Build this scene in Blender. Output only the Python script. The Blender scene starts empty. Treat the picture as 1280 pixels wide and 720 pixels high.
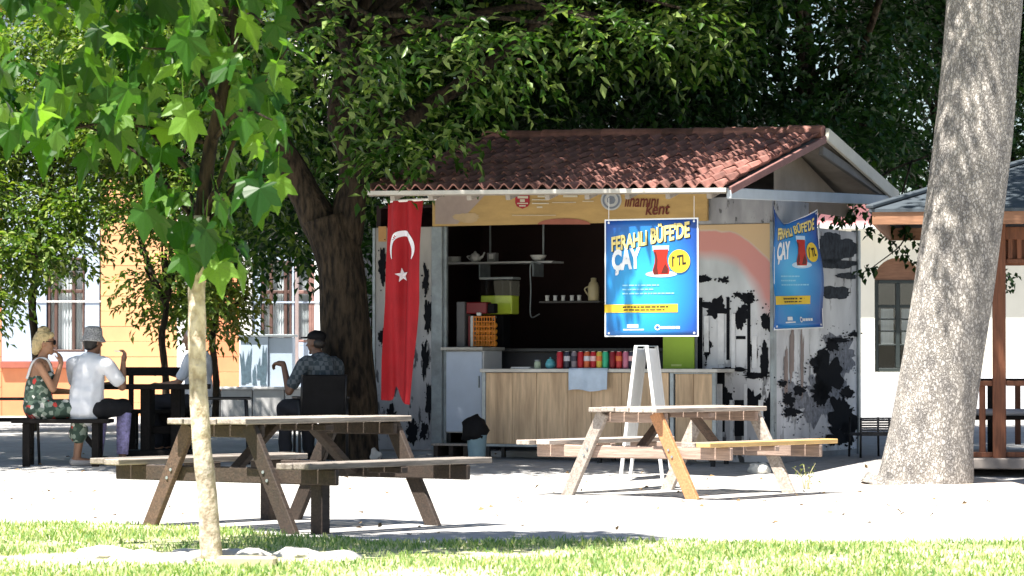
import bpy, bmesh, math, random
import numpy as np
from mathutils import Vector, Matrix, noise as mnoise

# ------------------------------------------------------------------ camera, sky, sun, exposure
S = bpy.context.scene
COL = S.collection
F = 4000.0                       # focal length in pixels of the 1280 px wide photograph
CAMH = 1.1
PITCH = math.atan(97.0 / F)
SUN_EL, SUN_AZ = math.radians(65), math.radians(38)     # azimuth: to the left of straight behind the camera

cam_d = bpy.data.cameras.new('camera')
cam = bpy.data.objects.new('camera', cam_d)
COL.objects.link(cam)
cam.location = (0, 0, CAMH)
cam.rotation_euler = (math.pi / 2 + PITCH, 0, 0)
cam_d.sensor_width = 36.0
cam_d.lens = 36.0 * F / 1280.0
cam_d.clip_start = 0.5
cam_d.dof.use_dof = True
cam_d.dof.focus_distance = 29.0
cam_d.dof.aperture_fstop = 8.0
cam_d.clip_end = 6000
S.camera = cam
S.render.engine = 'CYCLES'
S.cycles.max_bounces = 6
S.cycles.diffuse_bounces = 2
S.cycles.glossy_bounces = 2
S.render.resolution_x, S.render.resolution_y = 1024, 576

W = bpy.data.worlds.new('World')
S.world = W
W.use_nodes = True
wn = W.node_tree
sky = wn.nodes.new('ShaderNodeTexSky')
sky.sky_type = 'NISHITA'
sky.sun_disc = False
sky.sun_elevation = SUN_EL
sky.sun_rotation = math.pi + SUN_AZ
wn.links.new(sky.outputs[0], wn.nodes['Background'].inputs[0])
wn.nodes['Background'].inputs[1].default_value = 0.05

sd = bpy.data.lights.new('sun', 'SUN')
sd.energy = 5.0
sd.angle = math.radians(0.53)
sd.color = (1.0, 0.95, 0.87)
sun = bpy.data.objects.new('sun', sd)
COL.objects.link(sun)
sv = Vector((-math.sin(SUN_AZ) * math.cos(SUN_EL), -math.cos(SUN_AZ) * math.cos(SUN_EL), math.sin(SUN_EL)))
sun.rotation_euler = (-sv).to_track_quat('-Z', 'Y').to_euler()
sun.location = sv * 60

S.view_settings.view_transform = 'Standard'
S.view_settings.look = 'None'
S.view_settings.exposure = 1.7
S.view_settings.gamma = 1.0
S.view_settings.use_curve_mapping = False

random.seed(7)
RNG = np.random.default_rng(11)
R = math.radians

# ------------------------------------------------------------------ pixels to places
def tz(y):
    t = min(1, max(0, (y - 28.0) / 5.0))
    return 0.18 * t * t * (3 - 2 * t)

def ray(px, py):
    f = Vector((0, math.cos(PITCH), math.sin(PITCH)))
    u = Vector((0, -math.sin(PITCH), math.cos(PITCH)))
    return f * F + Vector((1, 0, 0)) * (px - 640) + u * (360 - py)

def at(px, py, Y):
    d = ray(px, py)
    return Vector((0, 0, CAMH)) + d * (Y / d.y)

def gnd(px, py):
    y = 25.0
    for _ in range(60):
        d = ray(px, py)
        t = (tz(y) - CAMH) / d.z
        y = 0.5 * y + 0.5 * d.y * t
    p = at(px, py, y)
    return Vector((p.x, y, tz(y)))

def gx(px, Y):
    return Vector(((px - 640) * Y / F, Y, tz(Y)))

def zat(py, Y):
    return at(640, py, Y).z

# ------------------------------------------------------------------ materials
MATS = {}
def nodes_of(m):
    m.use_nodes = True
    nt = m.node_tree
    nt.nodes.clear()
    out = nt.nodes.new('ShaderNodeOutputMaterial')
    b = nt.nodes.new('ShaderNodeBsdfPrincipled')
    nt.links.new(b.outputs[0], out.inputs[0])
    return nt, b, out

def N(nt, typ, **kw):
    n = nt.nodes.new(typ)
    for k, v in kw.items():
        setattr(n, k, v)
    return n

def ramp(nt, stops):
    r = N(nt, 'ShaderNodeValToRGB')
    e = r.color_ramp.elements
    while len(e) > 1:
        e.remove(e[-1])
    e[0].position, e[0].color = stops[0][0], (*stops[0][1], 1)
    for p, c in stops[1:]:
        k = e.new(p)
        k.color = (*c, 1)
    return r

def coords(nt, scale=(1, 1, 1), rnd=True):
    tc = N(nt, 'ShaderNodeTexCoord')
    mp = N(nt, 'ShaderNodeMapping')
    mp.inputs['Scale'].default_value = scale
    if rnd:
        oi = N(nt, 'ShaderNodeObjectInfo')
        mul = N(nt, 'ShaderNodeVectorMath', operation='SCALE')
        mul.inputs[0].default_value = (37.0, 53.0, 71.0)
        nt.links.new(oi.outputs['Random'], mul.inputs['Scale'])
        ad = N(nt, 'ShaderNodeVectorMath', operation='ADD')
        nt.links.new(tc.outputs['Object'], ad.inputs[0])
        nt.links.new(mul.outputs[0], ad.inputs[1])
        nt.links.new(ad.outputs[0], mp.inputs['Vector'])
    else:
        nt.links.new(tc.outputs['Object'], mp.inputs['Vector'])
    return mp.outputs[0]

def mat(name, base, rough=0.6, var=0.18, scale=6.0, bump=0.15, stretch=(1, 1, 1), metal=0.0, spec=0.4,
        stain=0.0, stain_col=(0.03, 0.025, 0.02), obvar=0.0, bumpdist=0.01, detail=5):
    if name in MATS:
        return MATS[name]
    m = bpy.data.materials.new(name)
    nt, b, out = nodes_of(m)
    L = nt.links.new
    v = coords(nt, tuple(s * scale for s in stretch))
    nz = N(nt, 'ShaderNodeTexNoise')
    nz.inputs['Scale'].default_value = 1.0
    nz.inputs['Detail'].default_value = detail
    nz.inputs['Roughness'].default_value = 0.65
    L(v, nz.inputs['Vector'])
    lo = tuple(max(0, c * (1 - var)) for c in base)
    hi = tuple(min(1, c * (1 + var)) for c in base)
    r = ramp(nt, [(0.3, lo), (0.7, hi)])
    L(nz.outputs['Fac'], r.inputs[0])
    colr = r.outputs[0]
    if stain > 0:
        n2 = N(nt, 'ShaderNodeTexNoise')
        n2.inputs['Scale'].default_value = 0.35
        n2.inputs['Detail'].default_value = 6
        L(v, n2.inputs['Vector'])
        r2 = ramp(nt, [(0.48, (0, 0, 0)), (0.68, (stain, stain, stain))])
        L(n2.outputs['Fac'], r2.inputs[0])
        mx = N(nt, 'ShaderNodeMix', data_type='RGBA')
        L(r2.outputs[0], mx.inputs[0])
        L(colr, mx.inputs[6])
        mx.inputs[7].default_value = (*stain_col, 1)
        colr = mx.outputs[2]
    if obvar > 0:
        oi = N(nt, 'ShaderNodeObjectInfo')
        mr = N(nt, 'ShaderNodeMapRange')
        mr.inputs['To Min'].default_value = 1 - obvar
        mr.inputs['To Max'].default_value = 1 + obvar
        L(oi.outputs['Random'], mr.inputs[0])
        sc = N(nt, 'ShaderNodeVectorMath', operation='SCALE')
        L(colr, sc.inputs[0])
        L(mr.outputs[0], sc.inputs['Scale'])
        colr = sc.outputs[0]
    L(colr, b.inputs['Base Color'])
    b.inputs['Roughness'].default_value = rough
    b.inputs['Metallic'].default_value = metal
    b.inputs['Specular IOR Level'].default_value = spec
    if bump > 0:
        bp = N(nt, 'ShaderNodeBump')
        bp.inputs['Strength'].default_value = bump
        bp.inputs['Distance'].default_value = bumpdist
        L(nz.outputs['Fac'], bp.inputs['Height'])
        L(bp.outputs[0], b.inputs['Normal'])
    MATS[name] = m
    return m

def leaf_mat(name, c0, c1, c2, trans=0.35, rough=0.42, obj_random=False):
    m = bpy.data.materials.new(name)
    nt, b, out = nodes_of(m)
    L = nt.links.new
    if obj_random:
        src = N(nt, 'ShaderNodeObjectInfo').outputs['Random']
    else:
        src = N(nt, 'ShaderNodeNewGeometry').outputs['Random Per Island']
    r = ramp(nt, [(0.0, c0), (0.55, c1), (1.0, c2)])
    L(src, r.inputs[0])
    v = coords(nt, (9, 9, 9), False)
    nz = N(nt, 'ShaderNodeTexNoise')
    L(v, nz.inputs['Vector'])
    mr = N(nt, 'ShaderNodeMapRange')
    mr.inputs['To Min'].default_value = 0.75
    mr.inputs['To Max'].default_value = 1.25
    L(nz.outputs['Fac'], mr.inputs[0])
    sc = N(nt, 'ShaderNodeVectorMath', operation='SCALE')
    L(r.outputs[0], sc.inputs[0])
    L(mr.outputs[0], sc.inputs['Scale'])
    L(sc.outputs[0], b.inputs['Base Color'])
    b.inputs['Roughness'].default_value = rough
    b.inputs['Specular IOR Level'].default_value = 0.28
    t = N(nt, 'ShaderNodeBsdfTranslucent')
    s2 = N(nt, 'ShaderNodeVectorMath', operation='MULTIPLY')
    s2.inputs[1].default_value = (1.9, 2.1, 0.5)
    L(sc.outputs[0], s2.inputs[0])
    L(s2.outputs[0], t.inputs[0])
    mx = N(nt, 'ShaderNodeMixShader')
    mx.inputs[0].default_value = trans
    L(b.outputs[0], mx.inputs[1])
    L(t.outputs[0], mx.inputs[2])
    L(mx.outputs[0], out.inputs[0])
    return m

def flat(name, c, rough=0.5, **kw):
    return mat(name, c, rough, var=0.06, bump=0.03, **kw)

wood_w = mat('weathered_wood', (0.11, 0.07, 0.05), 0.75, 0.45, 5, 0.6, (14, 1.0, 14), stain=0.7,
             stain_col=(0.06, 0.045, 0.035), obvar=0.35, bumpdist=0.006)
wood_g = mat('grey_weathered_wood', (0.40, 0.345, 0.30), 0.8, 0.35, 5, 0.6, (14, 1.0, 14), stain=0.5,
             stain_col=(0.12, 0.09, 0.07), obvar=0.25, bumpdist=0.006)
wood_d = mat('dark_weathered_wood', (0.042, 0.029, 0.022), 0.75, 0.5, 5, 0.6, (14, 1.0, 14), stain=0.6, obvar=0.3, bumpdist=0.006)
wood_o = mat('orange_stained_wood', (0.40, 0.19, 0.085), 0.6, 0.25, 5, 0.4, (12, 1, 12), obvar=0.15)
wood_y = mat('new_yellow_wood', (0.56, 0.36, 0.14), 0.6, 0.2, 5, 0.4, (12, 1, 12))
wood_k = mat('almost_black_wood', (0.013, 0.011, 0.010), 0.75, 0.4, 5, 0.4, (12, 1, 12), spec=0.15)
ply = mat('counter_boards', (0.56, 0.40, 0.25), 0.7, 0.28, 3, 0.25, (8, 8, 0.7), stain=0.45,
          stain_col=(0.22, 0.13, 0.07), obvar=0.1)
galv = mat('galvanised_metal', (0.30, 0.34, 0.36), 0.45, 0.25, 7, 0.1, metal=0.5, stain=0.3, stain_col=(0.12, 0.1, 0.09))
white_p = mat('white_paint', (0.78, 0.78, 0.77), 0.5, 0.06, 5, 0.05, stain=0.2, stain_col=(0.5, 0.47, 0.42))
black_m = mat('black_metal', (0.009, 0.009, 0.010), 0.5, 0.3, 8, 0.1)
black_plastic = mat('black_plastic', (0.007, 0.007, 0.008), 0.7, 0.3, 8, 0.1, spec=0.12)
maroon = mat('shade_dark_maroon', (0.022, 0.007, 0.007), 0.7, 0.3, 3, 0.1)  # walls coloured near black to imitate the unlit kiosk interior
skin_a = mat('tanned_skin', (0.32, 0.165, 0.095), 0.5, 0.12, 14, 0.05)
skin_b = mat('brown_skin', (0.22, 0.115, 0.07), 0.5, 0.12, 14, 0.05)

# ------------------------------------------------------------------ objects
def tag(o, label=None, cat=None, group=None, kind=None):
    if label: o['label'] = label
    if cat: o['category'] = cat
    if group: o['group'] = group
    if kind: o['kind'] = kind
    return o

def empty(name, loc=(0, 0, 0), rz=0.0, label=None, cat=None, group=None):
    o = bpy.data.objects.new(name, None)
    COL.objects.link(o)
    o.location = loc
    o.rotation_euler = (0, 0, rz)
    o.empty_display_size = 0.2
    return tag(o, label, cat, group)

def link_mesh(name, me, m, parent=None, smooth=False):
    o = bpy.data.objects.new(name, me)
    COL.objects.link(o)
    if m is not None and len(me.materials) == 0:
        for k in (m if isinstance(m, (list, tuple)) else [m]):
            me.materials.append(k)
    if parent is not None:
        o.parent = parent
    if smooth:
        me.polygons.foreach_set('use_smooth', [True] * len(me.polygons))
    return o

class MB:
    def __init__(s):
        s.v, s.f = [], []
    def add(s, vs, fs):
        n = len(s.v)
        s.v += [tuple(a) for a in vs]
        s.f += [tuple(i + n for i in f) for f in fs]
        return s
    def box(s, c, size, M=None, ch=0.0):
        hx, hy, hz = size[0] / 2, size[1] / 2, size[2] / 2
        c = Vector(c)
        if ch <= 0:
            vs = [Vector((x * hx, y * hy, z * hz)) for x in (-1, 1) for y in (-1, 1) for z in (-1, 1)]
            fs = [(0, 1, 3, 2), (4, 6, 7, 5), (0, 4, 5, 1), (2, 3, 7, 6), (0, 2, 6, 4), (1, 5, 7, 3)]
        else:
            vs, idx = [], {}
            for x in (-1, 1):
                for y in (-1, 1):
                    for z in (-1, 1):
                        for a in range(3):
                            h = [hx - ch, hy - ch, hz - ch]
                            h[a] = (hx, hy, hz)[a]
                            idx[(x, y, z, a)] = len(vs)
                            vs.append(Vector((x * h[0], y * h[1], z * h[2])))
            fs = []
            for a in range(3):
                o1, o2 = [(1, 2), (2, 0), (0, 1)][a]
                for sg in (-1, 1):
                    q = []
                    for p, r in ((-1, -1), (1, -1), (1, 1), (-1, 1)):
                        k = [0, 0, 0]; k[a] = sg; k[o1] = p; k[o2] = r
                        q.append(idx[(*k, a)])
                    fs.append(tuple(q if sg > 0 else q[::-1]))
            for a in range(3):           # edges along axis a
                o1, o2 = [(1, 2), (2, 0), (0, 1)][a]
                for p in (-1, 1):
                    for r in (-1, 1):
                        k0 = [0, 0, 0]; k0[a] = -1; k0[o1] = p; k0[o2] = r
                        k1 = list(k0); k1[a] = 1
                        q = (idx[(*k0, o1)], idx[(*k1, o1)], idx[(*k1, o2)], idx[(*k0, o2)])
                        fs.append(q if p * r < 0 else q[::-1])
            for x in (-1, 1):
                for y in (-1, 1):
                    for z in (-1, 1):
                        q = tuple(idx[(x, y, z, a)] for a in range(3))
                        fs.append(q if x * y * z > 0 else q[::-1])
        if M is not None:
            vs = [M @ a for a in vs]
        return s.add([a + c for a in vs], fs)
    def bar(s, p0, p1, w, h, up=(0, 0, 1), ch=0.0, ext=0.0):
        p0, p1 = Vector(p0), Vector(p1)
        d = (p1 - p0)
        ln = d.length + 2 * ext
        d.normalize()
        u = Vector(up)
        sd = d.cross(u)
        if sd.length < 1e-4:
            sd = d.cross(Vector((1, 0, 0)))
        sd.normalize()
        u = sd.cross(d)
        M = Matrix((sd, d, u)).transposed()
        return s.box((p0 + p1) / 2, (w, ln, h), M, ch)
    def tube(s, pts, rad, seg=8, caps=True, wob=0.0, seed=0):
        pts = [Vector(p) for p in pts]
        n = len(pts)
        if not isinstance(rad, (list, tuple)):
            rad = [rad] * n
        vs, fs = [], []
        ref = Vector((0, 0, 1))
        prev = None
        for i, p in enumerate(pts):
            t = (pts[min(i + 1, n - 1)] - pts[max(i - 1, 0)]).normalized()
            if prev is None:
                a = t.cross(ref)
                if a.length < 1e-3:
                    a = t.cross(Vector((1, 0, 0)))
                a.normalize()
            else:
                a = (prev - t * prev.dot(t)).normalized()
            prev = a
            b = t.cross(a)
            for k in range(seg):
                th = 2 * math.pi * k / seg
                r = rad[i]
                if wob:
                    q = p + (a * math.cos(th) + b * math.sin(th)) * r
                    r *= 1 + wob * mnoise.noise(q * 2.2 / max(rad[0], .02) * .25 + Vector((seed, 0, 0)))
                vs.append(p + (a * math.cos(th) + b * math.sin(th)) * r)
        for i in range(n - 1):
            for k in range(seg):
                k2 = (k + 1) % seg
                fs.append((i * seg + k, i * seg + k2, (i + 1) * seg + k2, (i + 1) * seg + k))
        if caps:
            fs.append(tuple(range(seg))[::-1])
            fs.append(tuple((n - 1) * seg + k for k in range(seg)))
        return s.add(vs, fs)
    def lathe(s, prof, c=(0, 0, 0), seg=16):
        c = Vector(c)
        vs, fs = [], []
        for r, z in prof:
            for k in range(seg):
                th = 2 * math.pi * k / seg
                vs.append(c + Vector((r * math.cos(th), r * math.sin(th), z)))
        for i in range(len(prof) - 1):
            for k in range(seg):
                k2 = (k + 1) % seg
                fs.append((i * seg + k, i * seg + k2, (i + 1) * seg + k2, (i + 1) * seg + k))
        fs.append(tuple(range(seg))[::-1])
        fs.append(tuple((len(prof) - 1) * seg + k for k in range(seg)))
        return s.add(vs, fs)
    def ell(s, c, r, M=None, nu=12, nv=8):
        c = Vector(c)
        vs, fs = [], []
        for j in range(1, nv):
            ph = math.pi * j / nv
            for i in range(nu):
                th = 2 * math.pi * i / nu
                q = Vector((r[0] * math.sin(ph) * math.cos(th), r[1] * math.sin(ph) * math.sin(th), r[2] * math.cos(ph)))
                vs.append((M @ q if M else q) + c)
        top = Vector((0, 0, r[2])); bot = Vector((0, 0, -r[2]))
        vs.append((M @ top if M else top) + c); vs.append((M @ bot if M else bot) + c)
        for j in range(nv - 2):
            for i in range(nu):
                i2 = (i + 1) % nu
                fs.append((j * nu + i, (j + 1) * nu + i, (j + 1) * nu + i2, j * nu + i2))
        T = (nv - 1) * nu
        for i in range(nu):
            i2 = (i + 1) % nu
            fs.append((T, i, i2))
            fs.append((T + 1, (nv - 2) * nu + i2, (nv - 2) * nu + i))
        return s.add(vs, fs)
    def cap(s, p0, p1, r0, r1, seg=10):
        p0, p1 = Vector(p0), Vector(p1)
        d = (p1 - p0)
        if d.length < 1e-5:
            d = Vector((0, 0, 1e-4))
        t = d.normalized()
        pts, rad = [], []
        for a in (-88, -55, -25):
            pts.append(p0 + t * r0 * math.sin(R(a))); rad.append(r0 * math.cos(R(a)))
        pts.append(p0); rad.append(r0)
        pts.append(p1); rad.append(r1)
        for a in (25, 55, 88):
            pts.append(p1 + t * r1 * math.sin(R(a))); rad.append(r1 * math.cos(R(a)))
        return s.tube(pts, rad, seg)
    def prism(s, poly, y0, y1):
        """poly: (x, z) list, extruded along y"""
        n = len(poly)
        vs = [(x, y0, z) for x, z in poly] + [(x, y1, z) for x, z in poly]
        fs = [tuple(range(n)), tuple(range(2 * n - 1, n - 1, -1))]
        for i in range(n):
            j = (i + 1) % n
            fs.append((i, i + n, j + n, j))
        return s.add(vs, fs)
    def mesh(s, name):
        me = bpy.data.meshes.new(name)
        me.from_pydata(s.v, [], s.f)
        me.update()
        bm = bmesh.new(); bm.from_mesh(me)
        bmesh.ops.recalc_face_normals(bm, faces=bm.faces)
        bm.to_mesh(me); bm.free()
        return me
    def build(s, name, m, parent=None, smooth=False):
        return link_mesh(name, s.mesh(name), m, parent, smooth)

def copy_tree(o, parent=None):
    c = o.copy()
    COL.objects.link(c)
    c.parent = parent
    for ch in [k for k in o.children]:
        copy_tree(ch, c)
    return c

def text_mesh(txt, size, bold=0.0, shear=0.0, extrude=0.0, align='LEFT'):
    cu = bpy.data.curves.new('lettering', 'FONT')
    cu.body = txt; cu.size = size; cu.offset = bold; cu.shear = shear; cu.extrude = extrude
    cu.align_x = align
    cu.resolution_u = 3
    ob = bpy.data.objects.new('lettering', cu)
    me = bpy.data.meshes.new_from_object(ob)
    bpy.data.objects.remove(ob)
    bpy.data.curves.remove(cu)
    return me

def raw_mesh(name, V, Fq, m, parent=None, nper=None):
    """fast mesh from numpy: V (n,3); Fq (k, nper) index array"""
    me = bpy.data.meshes.new(name)
    me.vertices.add(len(V))
    me.vertices.foreach_set('co', np.ascontiguousarray(V, dtype=np.float32).ravel())
    k, npv = Fq.shape
    me.loops.add(k * npv)
    me.loops.foreach_set('vertex_index', np.ascontiguousarray(Fq, dtype=np.int32).ravel())
    me.polygons.add(k)
    me.polygons.foreach_set('loop_start', np.arange(0, k * npv, npv, dtype=np.int32))
    me.update(calc_edges=True)
    return link_mesh(name, me, m, parent)

# ------------------------------------------------------------------ ground
def ground_material():
    m = bpy.data.materials.new('pale_paving')
    nt, b, out = nodes_of(m)
    L = nt.links.new
    v = coords(nt, (1, 1, 1), False)
    n1 = N(nt, 'ShaderNodeTexNoise'); n1.inputs['Scale'].default_value = 0.7; n1.inputs['Detail'].default_value = 6
    n2 = N(nt, 'ShaderNodeTexNoise'); n2.inputs['Scale'].default_value = 9; n2.inputs['Detail'].default_value = 8
    n3 = N(nt, 'ShaderNodeTexNoise'); n3.inputs['Scale'].default_value = 60; n3.inputs['Detail'].default_value = 3
    for n in (n1, n2, n3): L(v, n.inputs['Vector'])
    r1 = ramp(nt, [(0.3, (0.35, 0.342, 0.33)), (0.7, (0.45, 0.44, 0.43))])
    L(n1.outputs['Fac'], r1.inputs[0])
    r2 = ramp(nt, [(0.35, (0.80, 0.795, 0.79)), (0.62, (1.05, 1.05, 1.05))])
    L(n2.outputs['Fac'], r2.inputs[0])
    mu = N(nt, 'ShaderNodeVectorMath', operation='MULTIPLY')
    L(r1.outputs[0], mu.inputs[0]); L(r2.outputs[0], mu.inputs[1])
    L(mu.outputs[0], b.inputs['Base Color'])
    b.inputs['Roughness'].default_value = 0.9
    bp = N(nt, 'ShaderNodeBump'); bp.inputs['Strength'].default_value = 0.6; bp.inputs['Distance'].default_value = 0.01
    L(n3.outputs['Fac'], bp.inputs['Height'])
    L(bp.outputs[0], b.inputs['Normal'])
    return m

ys = [-400, -20, 10, 20, 24] + [26 + i * 0.5 for i in range(18)] + [36, 45, 60, 100, 300, 3000]
xs = [-2500, -60, -12, -6, -3, 0, 3, 6, 12, 60, 2500]
gm = MB()
gv = [(x, y, tz(y) + (0.012 * mnoise.noise(Vector((x, y, 3))) if abs(x) < 12 and 10 < y < 40 else 0)) for y in ys for x in xs]
nx = len(xs)
gf = [(j * nx + i, j * nx + i + 1, (j + 1) * nx + i + 1, (j + 1) * nx + i) for j in range(len(ys) - 1) for i in range(nx - 1)]
gm.add(gv, gf)
tag(gm.build('ground', ground_material(), None, True), kind='structure')

def lawn_edge(x):
    px = 640 + x * F / 21
    t = min(1, max(0, (px - 80) / 460.0)); t = t * t * (3 - 2 * t)
    return 22.0 - 2.3 * t + 0.10 * math.sin(x * 2.1) + 0.06 * math.sin(x * 5.7 + 1)

lawn_m = mat('lawn_soil', (0.44, 0.42, 0.25), 0.95, 0.35, 3, 0.5, stain=0.6, stain_col=(0.22, 0.27, 0.09))
lm = MB()
lx = [-40, -15] + [-8 + i * 0.25 for i in range(65)] + [15, 40]
lv, lf = [], []
for x in lx:
    e = lawn_edge(max(-8, min(8, x)))
    for k in range(5):
        lv.append((x, 4 + (e - 4) * k / 4, 0.018))
for i in range(len(lx) - 1):
    for k in range(4):
        lf.append((i * 5 + k, (i + 1) * 5 + k, (i + 1) * 5 + k + 1, i * 5 + k + 1))
lm.add(lv, lf)
tag(lm.build('lawn', lawn_m), kind='structure')

def grass(n):
    x = RNG.uniform(-5.5, 5.5, n); y = RNG.uniform(15.0, 22.3, n)
    edge = np.array([lawn_edge(a) for a in x]) + RNG.normal(0, 0.06, n)
    dens = np.array([mnoise.noise(Vector((a * 0.9, b * 0.9, 0))) + 0.5 * mnoise.noise(Vector((a * 3, b * 3, 4))) for a, b in zip(x, y)])
    bare = ((x + 1.8) / 1.1) ** 2 + ((y - 18.05) / 0.6) ** 2 < 1
    keep = (y < edge) & (dens > RNG.uniform(-.75, .25, n)) & ~(bare & (RNG.random(n) < 0.95))
    x, y, dens = x[keep], y[keep], dens[keep]
    n = len(x)
    h = RNG.uniform(0.010, 0.045, n) * (1 + 0.5 * dens)
    a = RNG.uniform(0, 2 * np.pi, n); lean = RNG.uniform(0.1, 0.9, n) * h
    w = RNG.uniform(0.003, 0.006, n)
    ca, sa = np.cos(a), np.sin(a)
    b = RNG.uniform(0, 2 * np.pi, n)
    z0 = 0.015
    V = np.zeros((n, 5, 3))
    V[:, 0] = np.c_[x - ca * w, y - sa * w, np.full(n, z0)]
    V[:, 1] = np.c_[x + ca * w, y + sa * w, np.full(n, z0)]
    mx, my = x + np.cos(b) * lean * .35, y + np.sin(b) * lean * .35
    V[:, 2] = np.c_[mx + ca * w * .8, my + sa * w * .8, z0 + h * .6]
    V[:, 3] = np.c_[mx - ca * w * .8, my - sa * w * .8, z0 + h * .6]
    V[:, 4] = np.c_[x + np.cos(b) * lean, y + np.sin(b) * lean, z0 + h]
    i = np.arange(n)[:, None] * 5
    T = np.concatenate([i + [[0, 1, 2]], i + [[0, 2, 3]], i + [[3, 2, 4]]])
    return V.reshape(-1, 3), T
gV, gT = grass(120000)
grass_m = leaf_mat('grass_blades', (0.07, 0.17, 0.04), (0.24, 0.33, 0.14), (0.56, 0.55, 0.36), 0.3, 0.7)
tag(raw_mesh('grass', gV, gT, grass_m), 'short patchy green and straw coloured grass along the paving', 'grass', kind='stuff')

# ------------------------------------------------------------------ trees
def unit(v):
    return v / np.maximum(np.linalg.norm(v, axis=1, keepdims=True), 1e-9)

def twig_leaves(P, D, k, L, Wd, rng, droop=0.5, spacing=None):
    """P, D: (n,3) twig start and direction; k leaflets each; returns V, quads"""
    n = len(P)
    sp = spacing or L * 0.42
    down = np.array([0, 0, -1.0])
    D = unit(D)
    side = unit(np.cross(D, down) + rng.normal(0, .25, (n, 3)))
    Vs = []
    for i in range(k):
        s = (i + 0.5) * sp
        base = P + D * s + down * (droop * 0.5 * s * s / (k * sp)) + rng.normal(0, L * .10, (n, 3))
        sg = 1 if i % 2 else -1
        ld = unit(D * 0.55 + side * sg * (0.85 if i < k - 1 else 0.1) + down * 0.35 + rng.normal(0, .28, (n, 3)))
        nr = unit(np.cross(ld, side) * 0.5 + np.array([0, 0, 0.8]) + rng.normal(0, .45, (n, 3)))
        wd = unit(np.cross(ld, nr))
        nr = np.cross(wd, ld)
        l = (L * rng.uniform(.7, 1.25, n))[:, None]
        w = (Wd * rng.uniform(.75, 1.2, n))[:, None]
        fold = w * 0.35
        q = np.stack([base, base + ld * l * .42 + wd * w * .5 + nr * fold, base + ld * l, base + ld * l * .42 - wd * w * .5 + nr * fold], axis=1)
        Vs.append(q)
    V = np.concatenate(Vs).reshape(-1, 3)
    m = len(V) // 4
    i4 = np.arange(m)[:, None] * 4
    T = np.concatenate([i4 + [[0, 1, 2]], i4 + [[0, 2, 3]]], axis=1).reshape(-1, 3)
    return V, T

def crown_from(blobs, dens, k, L, Wd, seed, droop=0.5, inner=0.45):
    rng = np.random.default_rng(seed)
    Ps, Ds = [], []
    for (c, r) in blobs:
        r = np.array(r if hasattr(r, '__len__') else (r, r, r * .8))
        n = max(8, int(dens * (r[0] * r[1] * r[2]) ** (2 / 3)))
        u = unit(rng.normal(0, 1, (n, 3)))
        f = inner + (1.05 - inner) * rng.random(n) ** 0.6
        lump = 1 + 0.22 * np.sin(u[:, 0] * 5 + seed) * np.sin(u[:, 1] * 4 + c[0] * 3) + 0.15 * np.sin(u[:, 2] * 7 + c[1])
        Ps.append(np.array(c) + u * r * (f * lump)[:, None])
        Ds.append(u * np.array([1, 1, .5]) + np.array([0, 0, -.25]) + rng.normal(0, .35, (n, 3)))
    return twig_leaves(np.concatenate(Ps), np.concatenate(Ds), k, L, Wd, rng, droop)

def bark_mat(name, c_hi, c_lo, scale=16, stretch=(1, 1, .28), bump=1.0, plates=False):
    m = bpy.data.materials.new(name)
    nt, b, out = nodes_of(m)
    L = nt.links.new
    v = coords(nt, tuple(scale * s for s in stretch), False)
    nz = N(nt, 'ShaderNodeTexNoise'); nz.inputs['Scale'].default_value = 1.6; nz.inputs['Detail'].default_value = 8
    L(v, nz.inputs['Vector'])
    if plates:
        ad = N(nt, 'ShaderNodeVectorMath', operation='SCALE'); ad.inputs['Scale'].default_value = 2.2
        L(nz.outputs['Color'], ad.inputs[0])
        a2 = N(nt, 'ShaderNodeVectorMath', operation='ADD')
        L(v, a2.inputs[0]); L(ad.outputs[0], a2.inputs[1])
        vo = N(nt, 'ShaderNodeTexVoronoi', feature='DISTANCE_TO_EDGE'); vo.inputs['Scale'].default_value = 1.0
        L(a2.outputs[0], vo.inputs['Vector'])
        cr = ramp(nt, [(0.0, c_lo), (0.09, tuple((a + c) / 2 for a, c in zip(c_lo, c_hi))), (0.22, c_hi)])
        L(vo.outputs['Distance'], cr.inputs[0])
        h = N(nt, 'ShaderNodeMath', operation='MINIMUM'); h.inputs[1].default_value = 0.25
        L(vo.outputs['Distance'], h.inputs[0])
        ho = h.outputs[0]
        bd = 0.05
    else:
        cr = ramp(nt, [(0.36, c_lo), (0.62, c_hi)])
        L(nz.outputs['Fac'], cr.inputs[0])
        ho = nz.outputs['Fac']
        bd = 0.05
    n2 = N(nt, 'ShaderNodeTexNoise'); n2.inputs['Scale'].default_value = 0.25; n2.inputs['Detail'].default_value = 5
    L(v, n2.inputs['Vector'])
    r2 = ramp(nt, [(0.3, (0.55, 0.55, 0.56)), (0.7, (1.2, 1.17, 1.12))])
    L(n2.outputs['Fac'], r2.inputs[0])
    mu = N(nt, 'ShaderNodeVectorMath', operation='MULTIPLY')
    L(cr.outputs[0], mu.inputs[0]); L(r2.outputs[0], mu.inputs[1])
    L(mu.outputs[0], b.inputs['Base Color'])
    b.inputs['Roughness'].default_value = 0.9
    b.inputs['Specular IOR Level'].default_value = 0.2
    bp = N(nt, 'ShaderNodeBump'); bp.inputs['Strength'].default_value = bump; bp.inputs['Distance'].default_value = bd
    L(ho, bp.inputs['Height']); L(bp.outputs[0], b.inputs['Normal'])
    return m

bark_dark = bark_mat('dark_brown_bark', (0.055, 0.040, 0.026), (0.010, 0.008, 0.006), 14)
bark_grey = bark_mat('grey_plated_bark', (0.50, 0.475, 0.45), (0.19, 0.175, 0.16), 34, (1, 1, .55), 0.8, True)
bark_pale = bark_mat('pale_smooth_bark', (0.66, 0.58, 0.48), (0.38, 0.31, 0.23), 16, (1, 1, .7), 0.5)

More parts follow.
